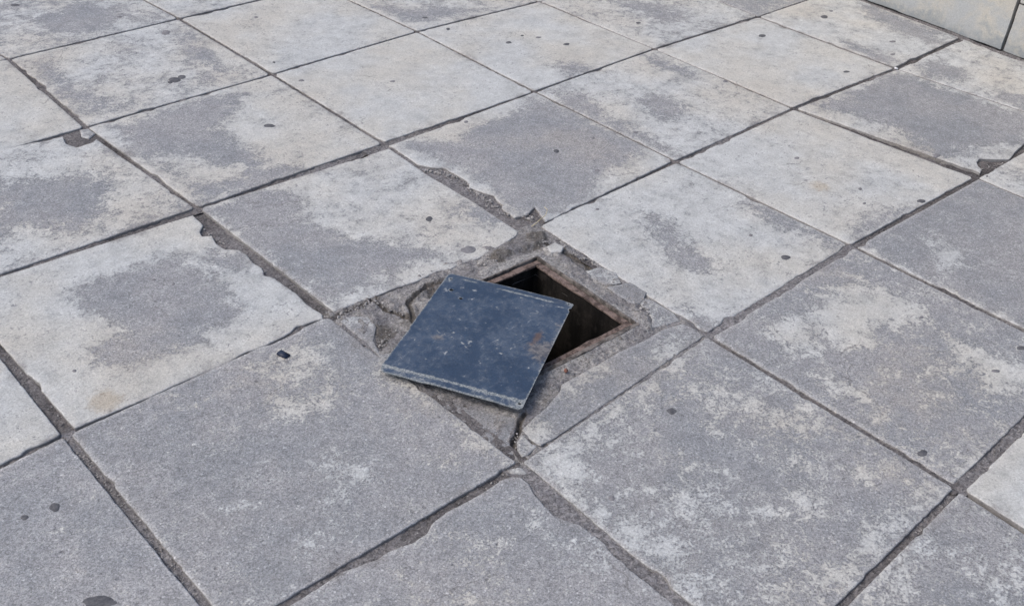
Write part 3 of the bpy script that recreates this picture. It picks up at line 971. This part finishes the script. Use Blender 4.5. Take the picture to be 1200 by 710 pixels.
link("mortar_bed", m, M_MORTAR, pav)

for i, (px, zl, spec) in enumerate(FRAGS):
    ol = gpl(px)
    m = slab_mesh("slab_fragment", ol, 500 + i * 13, .007, spec, thick=.025, z0=zl, rnd=.0022, rough=.0008, crumble=.22)
    link("slab_fragment", m, M_SLAB, pav)

# ------------------------------------------------------------------ inspection chamber: frame, seat, shaft
def add_box_uv(bm, u0, u1, v0, v1, z0, z1, seg=0.03, jit=0.0008):
    """an upright box in frame coordinates, its long faces cut into short lengths so that they can wobble"""
    nu_ = max(1, int((u1 - u0) / seg)); nv_ = max(1, int((v1 - v0) / seg))
    g = {}
    for i in range(nu_ + 1):
        for j in range(nv_ + 1):
            for k_, zz_ in enumerate((z0, z1)):
                uu = u0 + (u1 - u0) * i / nu_; v_ = v0 + (v1 - v0) * j / nv_
                p = fl(uu + random.gauss(0, jit), v_ + random.gauss(0, jit))
                g[i, j, k_] = bm.verts.new((p[0], p[1], zz_ + random.gauss(0, jit)))

    def f(*q):
        bm.faces.new(q)
    for i in range(nu_):
        for j in range(nv_):
            f(g[i, j, 1], g[i, j + 1, 1], g[i + 1, j + 1, 1], g[i + 1, j, 1])
            f(g[i, j, 0], g[i + 1, j, 0], g[i + 1, j + 1, 0], g[i, j + 1, 0])
    for i in range(nu_):
        for j in (0, nv_):
            q = (g[i, j, 0], g[i, j, 1], g[i + 1, j, 1], g[i + 1, j, 0])
            f(*(q if j == 0 else q[::-1]))
    for j in range(nv_):
        for i in (0, nu_):
            q = (g[i, j, 0], g[i, j + 1, 0], g[i, j + 1, 1], g[i, j, 1])
            f(*(q if i == 0 else q[::-1]))


def bm_obj(name, bm, mat, parent=None, smooth=False, bevel=0.0):
    bmesh.ops.recalc_face_normals(bm, faces=bm.faces)
    m = bpy.data.meshes.new(name)
    bm.to_mesh(m); bm.free()
    o = link(name, m, mat, parent, smooth)
    if bevel:
        b = o.modifiers.new("bevel", 'BEVEL')
        b.width = bevel; b.segments = 2; b.limit_method = 'ANGLE'
    return o


ch = bpy.data.objects.new("inspection_chamber", None)
COL.objects.link(ch)
tag(ch, "open square inspection pit with a rusty iron frame, half covered by the blue plate", "inspection pit")
RW = .0050                                                  # thickness of the upstanding rim
for (u0, u1, v0, v1) in ((0, FA_, 0, RW), (0, FA_, FB_ - RW - .006, FB_), (0, RW, RW, FB_ - RW - .006), (FA_ - RW, FA_, RW, FB_ - RW - .006)):
    bm = bmesh.new()
    add_box_uv(bm, u0, u1, v0, v1, -.050, .0022 + random.uniform(-.0004, .0004))
    bm_obj("frame_rim", bm, M_RIM, ch, False, .0015)
SW = .0165
a0, a1, b0, b1 = RW + .0028, FA_ - RW - .0028, RW + .0028, FB_ - RW - .0085
for (u0, u1, v0, v1) in ((a0, a1, b0, b0 + SW), (a0, a1, b1 - SW, b1), (a0, a0 + SW, b0 + SW, b1 - SW), (a1 - SW, a1, b0 + SW, b1 - SW)):
    bm = bmesh.new()
    add_box_uv(bm, u0, u1, v0, v1, -.0105, -.0045 + random.uniform(-.0005, .0005))
    bm_obj("frame_seat", bm, M_RUST, ch, False, .0015)
# shaft walls: rough plastered faces
sh = bmesh.new()
q0, q1, r0_, r1_ = a0 + SW - .006, a1 - SW + .006, b0 + SW - .006, b1 - SW + .006
ring = [(q0, r0_, 0, 1), (q1, r0_, 0, 1), (q1, r1_, 0, 1), (q0, r1_, 0, 1)]
DEPTH = .75
for (ua, va, ub, vb) in ((q0, r0_, q1, r0_), (q1, r0_, q1, r1_), (q1, r1_, q0, r1_), (q0, r1_, q0, r0_)):
    nh, nz = 36, 50
    g = []
    du, dv = ub - ua, vb - va
    Lw = math.hypot(du, dv); nu2, nv2 = dv / Lw, -du / Lw
    for i in range(nh + 1):
        row = []
        for j in range(nz + 1):
            t = i / nh; zz_ = -.0098 - DEPTH * j / nz
            edgefix = math.sin(math.pi * t) ** .4
            dpt = (.006 * float(fbm(ua * 7 + t * 9, zz_ * 14 + ub * 5, 71, 4)) + .002) * edgefix
            p = fl(ua + du * t - nu2 * dpt, va + dv * t - nv2 * dpt)
            row.append(sh.verts.new((p[0], p[1], zz_)))
        g.append(row)
    for i in range(nh):
        for j in range(nz):
            sh.faces.new((g[i][j], g[i + 1][j], g[i + 1][j + 1], g[i][j + 1]))
bmesh.ops.remove_doubles(sh, verts=sh.verts, dist=.0004)
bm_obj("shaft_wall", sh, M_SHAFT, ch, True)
fb = bmesh.new()
add_box_uv(fb, q0 - .02, q1 + .02, r0_ - .02, r1_ + .02, -.83, -.0098 - DEPTH + .004, .03, .003)
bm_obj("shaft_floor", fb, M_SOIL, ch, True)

# ------------------------------------------------------------------ the blue cover plate, slid off its frame
cTL, cTR, cBR, cBL = gp(527, 322, .0105), gp(672.5, 357, .019), gp(611.5, 482, .0185), gp(443, 437, .0095)
CW, CLn = .304, .392                                         # plate width and length
GRID_U, GRID_V = .0042, .0042


def cover_pt(u, v):
    s = u / CW; t = v / CLn
    return cTL * (1 - s) * (1 - t) + cTR * s * (1 - t) + cBR * s * t + cBL * (1 - s) * t


ctr = cover_pt(CW / 2, CLn / 2)
cxa = (cTR - cTL); cxa /= np.linalg.norm(cxa)
ang = math.atan2(cxa[1], cxa[0])
LIP = .023
co = np.array([(0.004, 0), (CW - .004, 0), (CW, .003), (CW, .026), (CW - .0035, .029), (CW - .0035, .036), (CW, .040), (CW, CLn - .006), (CW - .006, CLn), (.012, CLn - .001), (.004, CLn - .006),
               (0, CLn - .018), (0.0015, CLn * .62), (0.0025, CLn * .615), (0.0025, CLn * .60), (0, CLn * .59), (0, .005)])


def px_uv(x, y):
    """plate coordinates of a mark on the plate"""
    p = gp(x, y, .02)
    s = t = .5
    for _ in range(30):
        c = cover_pt(s * CW, t * CLn)
        e = np.array([p[0] - c[0], p[1] - c[1]])
        A = np.stack([(cTR - cTL)[:2], (cBL - cTL)[:2]], 1)
        ds = np.linalg.solve(A, e)
        s += ds[0]; t += ds[1]
    return s * CW, t * CLn


HOLES = [(528.5, 326.5, .0030), (529, 339.5, .0052), (540, 350, .0044), (611, 475.5, .0034), (667, 356.5, .0030)]
hol = []
for x, y, r in HOLES:
    u, v = px_uv(x, y)
    u = min(max(u, .009), CW - .009); v = min(max(v, .008), CLn - .009)
    hol.append(np.array([(u + r * math.cos(k_ * math.pi / 5), v + r * math.sin(k_ * math.pi / 5)) for k_ in range(10)]))
col_ = resample(co, .004)
if area2(col_) < 0:
    col_ = col_[::-1]
ov, tri = fill(col_, .0030, hol, .5)


def cover_h(u, v):
    """relief of the sheet: both ends are folded down a little and the sheet is slightly buckled"""
    end = smin_step(v, CLn - LIP - .004, CLn - LIP + .004) * (v - (CLn - LIP)) * .10
    top = smin_step(-v, -.024, -.016) * (.020 - v) * .16
    h = .0075 - end - top
    h += .0012 * np.sin(u / CW * 3.1) + .0009 * fbm(u * 14, v * 14, 91, 3)
    h += .0035 * np.exp(-((u - CW) ** 2 + (v - .0) ** 2) / .0006) * -1
    h += .0022 * smin_step(v, CLn - .012, CLn) * fbm(u * 22, v * 0, 93, 2)
    return h


u, v = ov[:, 0], ov[:, 1]
P3 = np.array([cover_pt(a_, b_) for a_, b_ in ov])
P3[:, 2] += cover_h(u, v)
nvt = len(ov)
V = np.concatenate([P3, P3 - np.array([0, 0, .0022])])
# orientation check
t0 = P3[tri[0]]
up = np.cross(t0[1] - t0[0], t0[2] - t0[0])[2] > 0
ftop = [tuple(t) if up else tuple(t[::-1]) for t in tri]
F = list(ftop) + [tuple(i + nvt for i in f[::-1]) for f in ftop]
from collections import Counter
ec = Counter()
for f in ftop:
    for i in range(3):
        ec[(f[i], f[(i + 1) % 3])] += 1
for (i, j) in list(ec):
    if (j, i) not in ec:
        F.append((j, i, i + nvt, j + nvt))
V2 = np.concatenate([ov, ov])
de = -sd_poly(V2, col_)
worn = .70 * np.exp(-np.clip(de, 0, 1) / .0020) + .12 * np.exp(-np.clip(de, 0, 1) / .012)  # bright edge line: scuffing plus the edge's highlight put into the colour
worn[nvt:] = .3
vv, uu = V2[:, 1], V2[:, 0]
lipk = smin_step(vv, CLn - LIP - .003, CLn - LIP + .002)
worn += .95 * np.exp(-((vv - (CLn - LIP + .003)) / .0040) ** 2) * (.60 + .4 * vnoise(uu * 40, vv * 0, 12)) + .19 * lipk  # near fold: scuffed, and painted paler for the way it catches light
worn += .95 * np.exp(-((vv - .0205) / .0036) ** 2) * smin_step(uu, .10, .15) * (1 - smin_step(uu, .25, .29))
worn += .7 * np.exp(-((vv - .016) / .0035) ** 2) * (1 - smin_step(uu, .06, .12)) * smin_step(uu, .03, .05)
for h_ in hol:
    c = h_.mean(0)
    r = np.linalg.norm(V2 - c, axis=1)
    worn += .55 * np.exp(-(np.clip(r - .005, 0, 1) / .0035))
chalk = np.zeros(len(V2)); rust = np.zeros(len(V2))


def blob(arr, x, y, su, sv, amp):
    bu, bv = px_uv(x, y)
    arr += amp * np.exp(-((uu - bu) / su) ** 2 - ((vv - bv) / sv) ** 2)


blob(chalk, 638, 412, .034, .036, .95)
blob(chalk, 634, 424, .020, .016, .5)
blob(chalk, 655, 385, .012, .02, .45)
blob(chalk, 625, 412, .020, .012, .45)
blob(chalk, 648, 418, .010, .020, .5)
blob(chalk, 513, 396, .013, .013, .7)
blob(chalk, 551, 407, .020, .012, .40)
blob(chalk, 534, 462, .02, .008, .4)
blob(rust, 630, 397, .010, .022, 1.0)
blob(rust, 622, 405, .012, .012, .5)
blob(rust, 640, 435, .030, .012, .35)
blob(rust, 512, 396, .005, .004, .5)
fleck = np.zeros(len(V2))
FL = [((531, 389), (533, 392)), ((581, 360), (583, 362)), ((627, 366), (631, 368)), ((604, 394), (606, 395)), ((586, 414), (588, 418)), ((496, 422), (503, 420)), ((576, 440), (580, 440)),
      ((586, 454), (592, 452)), ((549, 353), (558, 349)), ((545, 407), (556, 398)), ((549, 411), (553, 404)), ((553, 412), (560, 406)), ((539, 400), (548, 410)), ((512, 386), (516, 392)),
      ((520, 417), (525, 411)), ((566, 377), (570, 380)), ((609, 350), (614, 352)), ((573, 352), (579, 354)), ((592, 386), (597, 387)), ((561, 424), (563, 428)), ((598, 432), (601, 434)),
      ((536, 336), (545, 338)), ((548, 339), (568, 343)), ((650, 362), (664, 364)), ((666, 360), (670, 363)), ((618, 436), (621, 432)), ((487, 404), (490, 400)), ((528, 367), (531, 364))]
for a_, b_ in FL:
    la = np.array([px_uv(*a_), px_uv(*b_)])
    la = la.mean(0) + (la - la.mean(0)) * random.uniform(.25, .7)
    fleck += random.uniform(.4, .75) * np.exp(-(sd_line(V2, la) / random.uniform(.0016, .0030)) ** 2)
hb = px_uv(527, 341)
rr = np.linalg.norm(V2 - np.array(hb), axis=1)
fleck += .62 * np.exp(-(rr / .0105) ** 2)
for (x, y, a_) in ((531, 391, .8), (582, 361, .8), (628, 369, .6), (605, 394, .5), (587, 416, .6), (500, 421, .7), (578, 440, .55), (590, 454, .6), (549, 352, .5), (552, 402, .7), (600, 382, .5)):
    blob(worn, x, y, .0045, .003, a_)
m = mesh_from("access_cover", V - ctr, F, dict(worn=np.clip(worn, 0, 1.2), rust=np.clip(rust, 0, 1), chalk=np.clip(chalk, 0, 1), fleck=np.clip(fleck, 0, 1.1)))
cover = link("access_cover", m, M_COVER, None, True)
cover.location = ctr
cover.modifiers.new("crease", 'EDGE_SPLIT').split_angle = math.radians(50)
tag(cover, "scuffed dark blue steel cover plate with folded ends lying askew over the open pit", "cover plate")

# ------------------------------------------------------------------ low stone wall at the far right
wall = bpy.data.objects.new("stone_wall", None)
COL.objects.link(wall)
wall.location = (WA[0], WA[1], 0)
tag(wall, "pale weathered stone wall with dark open joints behind the paving", "wall")
WH = 1.05


def wl(s, h, dpth):
    p = WDIR * s - WN * dpth
    return (p[0], p[1], h)


bm = bmesh.new()
cs = [bm.verts.new(wl(s, h, dp)) for s in (-3.0, 3.5) for h in (-.03, WH) for dp in (.022, .30)]
for f in ((0, 1, 3, 2), (4, 6, 7, 5), (0, 4, 5, 1), (2, 3, 7, 6), (0, 2, 6, 4), (1, 5, 7, 3)):
    bm.faces.new([cs[i] for i in f])
bm_obj("wall_core", bm, M_JOINT, wall)


def wall_s(x, y):
    """place along the wall of a mark seen on its face"""
    d_ = _R @ np.array([(x - 600) / _F, (355 - y) / _F, -1.0])
    t = ((np.array([*WA, 0]) - np.array(CAM_P))[:2] @ WN) / (d_[:2] @ WN)
    p = np.array(CAM_P) + d_ * t
    return (p[:2] - WA) @ WDIR, p[2]


J = wall_s(1174, 58)[0]
HJ = wall_s(1199, 6)[1]
xs = [-3.0, J - 2.10, J - 1.05, J, J + .55, J + 1.25, J + 2.0, 3.5]
for i in range(len(xs) - 1):
    rows = [(.004, HJ), (HJ, WH)]
    if i in (1, 2):
        rows = [(.004, .50), (.50, WH)]
    for (h0, h1) in rows:
        s0, s1 = xs[i] + .0065, xs[i + 1] - .0065
        ha, hb = h0 + .003, h1 - .004
        ns, nh = int((s1 - s0) / .03) + 1, int((hb - ha) / .03) + 1
        front = []
        V_, F_, gr, tn = [], [], [], []
        tone = random.uniform(.92, 1.03)
        for a_ in range(ns + 1):
            for b_ in range(nh + 1):
                ss = s0 + (s1 - s0) * a_ / ns; hh = ha + (hb - ha) * b_ / nh
                de_ = min(ss - s0, s1 - ss, hh - ha, hb - hh)
                dp = -.001 - .0018 * float(fbm(ss * 6, hh * 6, 61 + i, 3)) + (.004 if de_ < 1e-6 else 0)
                if a_ in (0, ns): ss += .0015 * float(fbm(hh * 30, 3., i, 2))
                if b_ in (0, nh): hh += .0020 * float(fbm(ss * 30, 7., i, 2))
                V_.append(wl(ss, hh, dp))
                gr.append(float(np.exp(-max(hh, 0) / .11) * .75)); tn.append(tone)
        nw = nh + 1
        for a_ in range(ns):
            for b_ in range(nh):
                F_.append((a_ * nw + b_, (a_ + 1) * nw + b_, (a_ + 1) * nw + b_ + 1, a_ * nw + b_ + 1))
        rim_i = [a_ * nw for a_ in range(ns + 1)] + [ns * nw + b_ for b_ in range(1, nh + 1)] + [a_ * nw + nh for a_ in range(ns - 1, -1, -1)] + [b_ for b_ in range(nh - 1, 0, -1)]
        k0 = len(V_)
        for r in rim_i:
            q = np.array(V_[r]); q[:2] -= WN * .025
            V_.append(tuple(q)); gr.append(gr[r] + .4); tn.append(tone * .9)
        for q in range(len(rim_i)):
            q2 = (q + 1) % len(rim_i)
            F_.append((rim_i[q], k0 + q, k0 + q2, rim_i[q2]))
        m = mesh_from("wall_stone", V_, F_, dict(grime=gr, tone=tn))
        # outward check
        if (np.array(m.polygons[0].normal)[:2] @ WN) < 0:
            m.flip_normals()
        o = link("wall_stone", m, M_WALL, wall, True)
        o.modifiers.new("crease", 'EDGE_SPLIT').split_angle = math.radians(40)
# mortar fillet along the foot of the wall
ns = 420
ss = np.linspace(-2.9, 3.4, ns)
prof = [(.012, .006), (.004, .0085), (-.003, .0085), (-.008, .004), (-.013, -.004)]
V_ = []
for i, s in enumerate(ss):
    amp = .5 + 1.1 * max(0, float(fbm(s * 9, 1., 5, 3)))
    for k_, (dp, hh) in enumerate(prof):
        V_.append(wl(s, hh * amp - .004 + .002 * float(fbm(s * 70, k_ * 3., 8, 3)), dp * (.8 + .25 * amp)))
F_ = [(i * 5 + j, (i + 1) * 5 + j, (i + 1) * 5 + j + 1, i * 5 + j + 1) for i in range(ns - 1) for j in range(4)]
m = mesh_from("foot_mortar", V_, F_, dict(pale=np.full(len(V_), .35)))
if m.polygons[2].normal.z < 0:
    m.flip_normals()
link("foot_mortar", m, M_JOINT, wall)

# ------------------------------------------------------------------ trodden gum and tar spots on the slabs
def owner(p):
    best = None
    for k_, o in SLABS.items():
        q = np.array(cell_quad(*k_))
        s = sd_poly(np.array([p]), q)[0]
        if best is None or s < best[0]:
            best = (s, o)
    return best[1]


SPOTS = [  # x, y, width, height in marks of the photograph, faded?
    (204, 93, 20, 8, 0), (213, 90, 13, 6, 0), (199, 96, 8, 5, 0), (194, 38, 13, 7, 1), (316, 147, 17, 5, 0), (18, 6, 15, 4, 0), (353, 94, 10, 3, 1), (321, 73, 5, 2.5, 0),
    (596, 50, 9, 3.5, 0), (612, 42, 6, 2.5, 0), (631, 44, 9, 2.5, 1), (664, 52, 10, 3.5, 0), (525, 34, 6, 4, 0), (498, 21, 9, 3, 0), (652, 177, 9, 6, 0), (546, 143, 7, 4, 1),
    (503, 256, 11, 8, 0), (549, 292, 21, 12, 1), (787, 481, 14, 11, 0), (921, 301, 15, 7, 0), (966, 20, 11, 5, 0), (893, 42, 12, 5, 0), (974, 13, 6, 3, 1), (992, 84, 11, 3, 0),
    (1080, 235, 13, 6, 0), (1008, 221, 6, 4, 1), (934, 185, 9, 4, 1), (1081, 530, 16, 10, 0), (64, 593, 18, 14, 0), (28, 605, 14, 8, 0), (119, 704, 52, 18, 0), (1197, 407, 14, 6, 0),
    (717, 583, 9, 8, 1), (87, 434, 7, 5, 1), (1046, 49, 10, 3, 1), (1046, 64, 8, 3, 1), (700, 200, 8, 4, 1), (695, 162, 6, 4, 1), (748, 27, 8, 3, 0), (1098, 182, 12, 5, 1),
    (1167, 434, 12, 5, 1), (1080, 371, 7, 4, 1), (203, 332, 5, 4, 1), (180, 327, 7, 3, 1), (1013, 238, 6, 3, 1), (880, 275, 6, 4, 1), (700, 245, 6, 3, 1), (926, 563, 4, 4, 1),
    (1157, 206, 4, 3, 1), (420, 57, 6, 3, 1), (460, 95, 9, 3, 1), (300, 20, 6, 3, 1), (140, 20, 8, 3, 1), (850, 95, 8, 3, 1), (745, 155, 7, 3, 1),
]
for i, (x, y, w, h, faded) in enumerate(SPOTS):
    c = gp(x, y, .001); o = owner(c[:2])
    ax = (gp(x + w / 2, y)[:2] - gp(x - w / 2, y)[:2]) / 2
    ay = (gp(x, y - h / 2)[:2] - gp(x, y + h / 2)[:2]) / 2
    n = 18
    bm = bmesh.new()
    R0, R1 = [], []
    ctrv = bm.verts.new((c[0], c[1], .0022))
    for k_ in range(n):
        a_ = 2 * math.pi * k_ / n
        r = .86 + .30 * float(fbm(math.cos(a_) * 1.3 + i * 3.1, math.sin(a_) * 1.3, 7, 3)) + .05 * random.random()
        p = c[:2] + (ax * math.cos(a_) + ay * math.sin(a_)) * r
        pi_ = c[:2] + (ax * math.cos(a_) + ay * math.sin(a_)) * r * .8
        R1.append(bm.verts.new((pi_[0], pi_[1], .0022)))
        R0.append(bm.verts.new((p[0], p[1], -.0030)))
    for k_ in range(n):
        k2 = (k_ + 1) % n
        bm.faces.new((ctrv, R1[k_], R1[k2]))
        bm.faces.new((R1[k_], R0[k_], R0[k2], R1[k2]))
    bm_obj("gum_spot", bm, M_GUM2 if faded else M_GUM, o, True)
# spots follow the level of the slab they are stuck to
dg = bpy.context.evaluated_depsgraph_get()
for o in SLABS.values():
    spots = [c for c in o.children if c.name.startswith("gum_spot")]
    if not spots:
        continue
    for c in spots:
        co_ = [v_.co.copy() for v_ in c.data.vertices]
        ctr_ = co_[0]
        ok, loc, _n, _i = o.ray_cast(Vector((ctr_.x, ctr_.y, .1)), Vector((0, 0, -1)))
        dz = loc.z if ok else 0.0
        for v_ in c.data.vertices:
            v_.co.z = dz + (.0006 if v_.co.z > 0 else -.0015)

# ------------------------------------------------------------------ small loose things
def small_box(name, px, ln, wd, ht, rot, mat, label, cat):
    bm = bmesh.new()
    bmesh.ops.create_cube(bm, size=1)
    for v_ in bm.verts:
        v_.co = Vector((v_.co.x * ln * (1 + .12 * v_.co.y), v_.co.y * wd * (1 - .1 * v_.co.x), v_.co.z * ht))
    bmesh.ops.bevel(bm, geom=bm.edges[:], offset=ht * .3, segments=2, affect='EDGES')
    o = bm_obj(name, bm, mat, None, True)
    c = gp(*px)
    o.location = (c[0], c[1], ht / 2 + .0008)
    o.rotation_euler = (0, .03, rot)
    return tag(o, label, cat)


small_box("paper_scrap", (1050, 81), .016, .012, .003, .6, M_PAPER, "tiny white paper scrap in the joint crossing near the wall", "scrap")
small_box("brick_chip", (663, 436), .011, .008, .007, .9, M_BRICK, "tiny rust red chip on the mortar by the near rim of the pit", "chip")
small_box("plastic_scrap", (332, 416.5), .026, .016, .005, math.radians(-75), M_CHIP, "tiny navy blue plastic scrap lying on the slab left of the blue cover plate", "scrap")


def stem(name, pts, rad, mat, label, cat):
    cu = bmesh.new()
    pts = [Vector(p) for p in pts]
    rings = []
    for i, p in enumerate(pts):
        t = (pts[min(i + 1, len(pts) - 1)] - pts[max(i - 1, 0)]).normalized()
        sidev = t.cross(Vector((0, 0, 1))).normalized()
        upv = sidev.cross(t)
        r = rad * (1 - .5 * i / len(pts))
        rings.append([cu.verts.new(p + (sidev * math.cos(a_) + upv * math.sin(a_)) * r) for a_ in [k_ * math.pi / 3 for k_ in range(6)]])
    for A, B in zip(rings[:-1], rings[1:]):
        for k_ in range(6):
            cu.faces.new((A[k_], A[(k_ + 1) % 6], B[(k_ + 1) % 6], B[k_]))
    cu.faces.new(rings[0]); cu.faces.new(rings[-1])
    o = bm_obj(name, cu, mat, None, True)
    return tag(o, label, cat)


pts = [(*gp(623, 265, .004)[:2], .003), (*gp(628, 262, .005)[:2], .005), (*gp(633, 260)[:2], .008), (*gp(639, 257)[:2], .012), (*gp(641, 253)[:2], .018), (*gp(637, 251)[:2], .022)]
stem("dry_straw", pts, .0016, M_STRAW, "pale dry straw stuck in the joint corner beyond the pit", "straw")

# crumbs of broken concrete in the joints and round the frame
def crumbs(places, seed):
    rs = random.Random(seed)
    V_, F_ = [], []
    ico = bmesh.new()
    bmesh.ops.create_icosphere(ico, subdivisions=1, radius=1)
    iv = [v_.co.copy() for v_ in ico.verts]; iff = [[v_.index for v_ in f.verts] for f in ico.faces]
    ico.free()
    for (x, y, zc, r) in places:
        M_ = Euler((rs.uniform(0, 6), rs.uniform(0, 6), rs.uniform(0, 6))).to_matrix()
        sc = Vector((rs.uniform(.6, 1.3), rs.uniform(.6, 1.2), rs.uniform(.45, .9))) * r
        k0 = len(V_)
        for c in iv:
            q = M_ @ Vector((c.x * sc.x, c.y * sc.y, c.z * sc.z)) * rs.uniform(.78, 1.15)
            V_.append((x + q.x, y + q.y, zc + q.z * .75))
        F_ += [[k0 + i for i in f] for f in iff]
    return V_, F_


RUNS = [([(392, 371), (420, 358), (440, 350), (475, 368)], 90, .0052, -.002, .014), ([(560, 312), (600, 292), (640, 283), (690, 306), (740, 345), (765, 372)], 140, .0048, .001, .012),
        ([(497, 198), (530, 205), (560, 226), (590, 248), (625, 255)], 170, .0050, -.003, .012), ([(240, 268), (270, 290), (310, 318)], 24, .004, -.007, .008),
        ([(606, 545), (580, 565), (520, 600), (450, 650), (380, 690)], 110, .0030, -.007, .008), ([(82, 515), (120, 560), (170, 620), (235, 705)], 150, .0032, -.008, .007),
        ([(1120, 580), (1080, 618), (1030, 665), (985, 705)], 60, .0030, -.009, .006), ([(1125, 566), (1160, 535), (1200, 500)], 50, .003, -.007, .009),
        ([(85, 503), (200, 453), (300, 410), (380, 372)], 100, .0028, -.009, .006), ([(840, 390), (900, 350), (960, 310), (995, 290)], 60, .0025, -.005, .006),
        ([(650, 448), (700, 420), (752, 392)], 22, .0030, .000, .008), ([(1150, 196), (1165, 192), (1178, 190)], 40, .003, -.007, .012),
        ([(75, 500), (40, 455), (5, 415)], 60, .003, -.008, .007), ([(460, 385), (450, 400), (442, 405)], 40, .0035, -.003, .014), ([(605, 500), (603, 516), (611, 538)], 30, .003, -.008, .005)]
pl = []
for line, n, r, zc, spread in RUNS:
    L = gpl(line)
    for _ in range(n):
        k_ = random.randrange(len(L) - 1); t = random.random()
        p = L[k_] * (1 - t) + L[k_ + 1] * t
        pl.append((p[0] + random.gauss(0, spread * .55), p[1] + random.gauss(0, spread * .55), zc + random.uniform(-.001, .001), r * random.choice((.35, .45, .5, .6, .75, 1.0))))
V_, F_ = crumbs(pl, 3)
gr = link("concrete_crumbs", mesh_from("concrete_crumbs", V_, F_), M_GRAVEL, None, False)
gr["kind"] = "stuff"
gr["label"] = "grey concrete crumbs lying in the joints and round the pit"

SC.render.film_transparent = False
